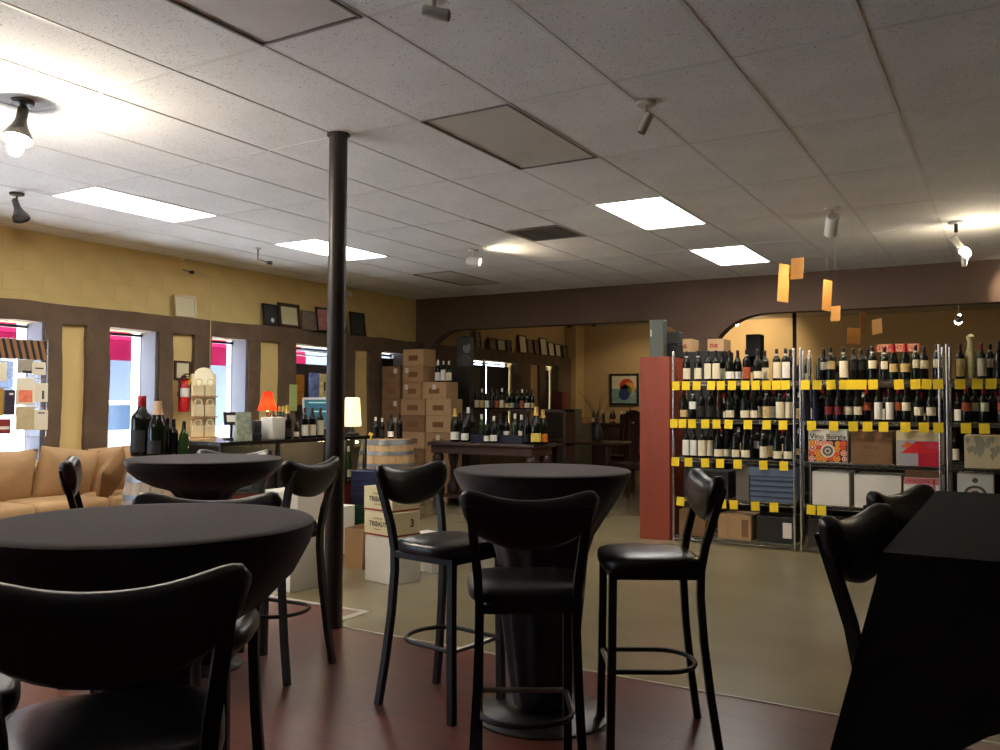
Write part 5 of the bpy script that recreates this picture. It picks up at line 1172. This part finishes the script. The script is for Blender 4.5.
for k in range(14):
    bottle(random.choice(['bordeaux', 'burgundy']), (-7.5+.118*k, 16.5+random.uniform(-.08, .1), .9605), 'dark bottle standing on the sideboard under the painting', 'bottles on the sideboard', GLASS_B, [LAB_C, LAB_P, LAB_K][k % 3], [CAP_K, CAP_R, CAP_W][k % 3], 1, random.uniform(.8, 1.05), .4)
bm = B(); bxe(bm, (-8.0, 15.2, 0), (-7.45, 15.8, 1.25), .006); solo('side_cabinet', bm, mat('grey_olive_cabinet', (.07, .065, .05), .6), 'taller grey cabinet in the far window corner', 'cabinet', smooth=False)
bm = B(); bxe(bm, (-8.0, 15.82, 0), (-7.45, 16.28, .95), .006); solo('side_cabinet', bm, mat('grey_olive_cabinet', (0, 0, 0)), 'lower grey cabinet in the far window corner', 'cabinet', smooth=False)
bm = B(); bx(bm, (0, 0, .17), (.24, .28, .34), .004); solo('red_box', bm, mat('rust_box', srgb(110, 44, 30), .6), 'rust-coloured box on the taller grey cabinet', 'box', (-7.75, 15.4, 1.2505), smooth=False)
bm = B(); bx(bm, (0, 0, .06), (.46, .36, .12), .004); solo('tan_box', bm, KRAFT2, 'flat tan box on the lower grey cabinet', 'box', (-7.72, 16.08, .9505), smooth=False)
# ceiling fan-like fixture in the back room
p = atZ(598, 328, CZ-.15); t = thing('hanging_fixture', 'small two-arm ceiling fixture in the back room', 'ceiling light', (-6.9, 14.6, CZ+.003))
bm = B(); lathe(bm, [(.06, -.02), (.06, 0)], 14); part('canopy', bm, BLKMET, t); bm = B(); tube(bm, [(0, 0, -.02), (0, 0, -.15)], .01, 6); tube(bm, [(-.25, 0, -.15), (.25, 0, -.15)], .01, 6); part('arms', bm, BLKMET, t)
for x in (-.25, .25): bm = B(); lathe(bm, [(.02, 0), (.05, -.08)], 12, (x, 0, -.15)); part('shade', bm, BLKMET, t)
# dark shelving behind the wire racks
t = thing('backing_shelf', 'dark wooden wine shelving standing behind the wire racks', 'shelf', (-1.0, 9.35, 0))
bm = B(); bxe(bm, (-1.85, .30, 0), (1.85, .32, 1.55)); part('back_panel', bm, mat('very_dark_wood', (.02, .015, .012), .6), t, False)
for z in (.05, .43, .81, 1.19, 1.56): bm = B(); bxe(bm, (-1.85, 0, z-.025), (1.85, .30, z)); part('shelf_board', bm, mat('very_dark_wood', (0, 0, 0)), t, False)
for x in (-1.85, -.62, .62, 1.83): bm = B(); bxe(bm, (x, .001, 0), (x+.02, .299, 1.56)); part('upright', bm, mat('very_dark_wood', (0, 0, 0)), t, False)
for z in (.8105, 1.1905):
    for k in range(22):
        x = -2.75+k*.163+random.uniform(-.02, .02)
        if any(abs(x+1.0-q) < .07 for q in (-1.84, -.61, .63, 1.84)): continue
        bottle(random.choice(['bordeaux', 'burgundy']), (x, 9.45, z), 'bottle in the dark wooden shelving behind the wire racks', 'bottles in the shelving behind the racks', GLASS_B, [LAB_C, LAB_T, LAB_W, LAB_K][k % 4], [CAP_R, CAP_K, CAP_M, CAP_W][(k*3) % 4], 1, 1, .5)
for k in range(9):
    p = atY(800+k*9+random.uniform(-3, 3), 372, 9.45); bottle('bordeaux', (p.x, 9.45, 1.5605), 'dark bottle on top of the wooden shelving behind the racks', 'bottles on top of the backing shelves', GLASS_B, [LAB_K, LAB_C][k % 2], CAP_K, 1, 1, .5)
a = atY(877, 352, 9.6); b = atY(918.5, 343.5, 9.6); t = thing('chardonnay_sign', 'pink sign lettered CHARDONNAY on thin legs behind the racks', 'sign', ((a.x+b.x)/2, 9.6, 1.5605)); w, h = b.x-a.x, b.z-a.z
bm = B(); bx(bm, (0, 0, a.z-1.5605+h/2), (w, .01, h)); part('board', bm, mat('salmon_sign', srgb(206, 140, 112), .6), t, False); text('CHARDONNAY', .065, REDPRINT, t, (0, -.006, a.z-1.5605+h/2), FR, bold=.001, sx=.95)
for x in (-.15, .15): bm = B(); bxe(bm, (x-.006, .0, 0), (x+.006, .008, a.z-1.56)); part('leg', bm, CHROME, t, False)
# tall black cabinet with carton, speaker
a = atY(681, 352, 10.0); b = atY(724, 352, 10.0)
bm = B(); bxe(bm, (a.x, 10.0, 0), (b.x, 10.4, a.z), .004); solo('tall_cabinet', bm, BLACK, 'tall black cabinet behind the first wire rack', 'cabinet', smooth=False)
for k, (x0, x1) in enumerate([(682.5, 691), (707.5, 723.5)]):
    t = carton('wine_carton', x0, x1, 352, 339, ['narrow tan carton on the tall black cabinet', 'tan carton with red letters on the tall black cabinet'][k], KRAFT3, Y=10.05, depth=.3, z=a.z); text('ne' if k else 'a', .10, REDPRINT, t, (-.02, -.151, t['h']/2), FR, bold=.002)
a = atY(746, 372, 12.0); b = atY(760.5, 334, 12.0)
t = thing('loudspeaker', 'tall black loudspeaker on a stand in the bright corner', 'speaker', ((a.x+b.x)/2, 12.1, 0)); w = b.x-a.x
bm = B(); bx(bm, (0, 0, (a.z+b.z)/2), (w, .22, b.z-a.z), .008); part('cabinet', bm, BLACK, t, False); bm = B(); lathe(bm, [(.2, 0), (.2, .02), (.03, .03), (.03, a.z)], 16); part('stand', bm, BLACK, t)
bm = B(); lathe(bm, [(.05, -.002), (.07, 0)], 18, (0, -.11, a.z+.15), Matrix.Rotation(PI/2, 3, 'X')); part('driver', bm, GREYP, t)
p = atY(795, 330, 12.4); bm = B(); bxe(bm, (p.x-.022, 12.35, 0), (p.x+.022, 12.395, CZ+.004)); solo('back_post', bm, mat('dark_post', (.025, .02, .017), .6), 'dark square post in the back room', 'post', smooth=False)

# ================================================================== CEILING SPOTLIGHTS
BRONZE = mat('bronze_metal', (.06, .055, .05), .4, metal=.6); LENS_ON = mat('spot_lens_glow', (1, 1, 1), .4, emit=(1, .83, .58), es=120); LENS_OFF = mat('spot_lens_dark', (.05, .05, .05), .3)
def can_spot(px, py, aim, label, m, on, kind='can', sc=1, drop=.10, energy=0, size=1.5, col=(1, .8, .55), bulb=0):
    p = atZ(px, py, CZ); t = thing('ceiling_spotlight', label, 'spotlight', (p.x, p.y, CZ-.001))
    bm = B(); lathe(bm, [(.05*sc, -.018), (.055*sc, -.012), (.055*sc, 0)], 20); part('canopy', bm, m, t)
    bm = B(); tube(bm, [(0, 0, -.016), (0, 0, -drop)], .008*sc, 8); part('stem', bm, m, t)
    d = Vector(aim).normalized(); R = d.to_track_quat('Z', 'Y').to_matrix(); o = Vector((0, 0, -drop))
    prof = {'can': [(.02, -.075), (.04, -.07), (.045, -.06), (.045, .075), (.040, .08)], 'bell': [(.016, -.06), (.024, -.05), (.026, .02), (.04, .06), (.062, .10), (.066, .125)], 'small': [(.02, -.05), (.026, -.045), (.026, .06), (.022, .065)]}[kind]
    prof = [(r*sc, z*sc) for r, z in prof]
    bm = B(); lathe(bm, prof, 20, o, R, caps=False); disc(bm, o+R @ Vector((0, 0, prof[0][1])), prof[0][0], 20, R); hd = part('head', bm, m, t)
    lz = prof[-1][1]-.012*sc; bm = B(); disc(bm, o+R @ Vector((0, 0, lz)), prof[-1][0]*.9, 20, R); part('lens', bm, LENS_ON if on else LENS_OFF, hd)
    if bulb:
        bm = B(); lathe(bm, [(.012*sc, 0), (.03*sc, .025*sc), (.036*sc, .055*sc), (.025*sc, .085*sc), (.004*sc, .095*sc)], 14, o+R @ Vector((0, 0, lz)), R); part('bulb', bm, LENS_ON, hd)
        lamp_light(t, o+d*(lz+.12*sc), bulb, col, .04)
    if energy: lamp_light(t, o+d*(prof[-1][1]+.01), energy, col, .03, 'SPOT', (-d).to_track_quat('Z', 'Y').to_euler(), size)
    return t, o, d
can_spot(22, 101, (.15, -.25, -1), 'lit bronze bell-shaped ceiling spotlight nearest the dark-framed panel', BRONZE, True, 'bell', 1.15, .09, 0, 2.6, (1, .86, .66), 45)
can_spot(17, 193, (.45, .1, -1), 'unlit bronze bell-shaped ceiling spotlight close to the yellow wall', BRONZE, False, 'bell', 1.0, .10)
can_spot(434, -4, (.9, .35, -.25), 'small chrome ceiling spotlight at the unlit panel over the tables', WHITEP, False, 'small', 1.0, .07)
can_spot(646, 102, (-.45, -.2, -1), 'small pale ceiling spotlight beside the unlit panel', mat('pale_spot_paint', (.55, .52, .46), .4), False, 'small', 1.0, .11)
can_spot(473, 250, (.9, .3, -.15), 'lit white ceiling spotlight near the air vent', WHITEP, True, 'can', 1.0, .12, 25, 2.2)
can_spot(832, 208, (-.25, .75, -.75), 'large white ceiling spotlight over the fruit-print rack', WHITEP, True, 'can', 1.25, .14, 55, 1.7)
t, o, d = can_spot(956, 222, (.55, .35, -.75), 'lit track spotlight before the brown lintel', WHITEP, True, 'small', 1.2, .18, 30, 1.3, (1, .8, .55), 8)
bm = B(); bx(bm, (.0, 0, -.05), (.03, .03, .09)); part('track_adapter', bm, BLACK, t, False)
bm = B(); tube(bm, [o, o+Vector((.02, .02, -.10)), o+Vector((.06, .03, -.15))], .012, 8); part('second_arm', bm, WHITEP, t); bm = B(); lathe(bm, [(.02, 0), (.03, .07)], 12, o+Vector((.06, .03, -.22))); part('second_head', bm, WHITEP, t)
can_spot(1010, 250, (.2, .9, -.35), 'lit white ceiling spotlight further along the lintel', WHITEP, True, 'small', 1.2, .12, 25, 1.3)
# warm lamps of the back room
def back_lamp(x, y, z, aim, energy, label, size=1.8):
    t = thing('ceiling_spotlight', label, 'spotlight', (x, y, CZ+.004)); h = CZ-z
    bm = B(); lathe(bm, [(.05, -.02), (.05, 0)], 14); part('canopy', bm, WHITEP, t); bm = B(); tube(bm, [(0, 0, -.02), (0, 0, -h)], .008, 6); part('stem', bm, WHITEP, t)
    d = Vector(aim).normalized(); R = d.to_track_quat('Z', 'Y').to_matrix(); o = Vector((0, 0, -h))
    bm = B(); lathe(bm, [(.02, -.06), (.045, -.05), (.045, .06)], 16, o, R, caps=False); part('head', bm, WHITEP, t)
    bm = B(); lathe(bm, [(.02, .03), (.04, .06), (.045, .08), (.03, .11), (.004, .12)], 14, o, R); part('bulb', bm, LENS_ON, t)
    lamp_light(t, o+d*.14, energy, (1, .80, .52), .03, 'SPOT', (-d).to_track_quat('Z', 'Y').to_euler(), size)
back_lamp(-4.3, 15.6, 2.85, (-.1, .9, -.35), 75, 'warm spotlight washing the back room wall')
back_lamp(-5.8, 15.4, 2.85, (-.40, .7, -.95), 32, 'warm spotlight aimed at the painting')
pq = atY(959, 318, 13.0)
back_lamp(pq.x, 13.0, pq.z, (-.15, .75, -.5), 16, 'warm spotlight in the back room behind the racks')
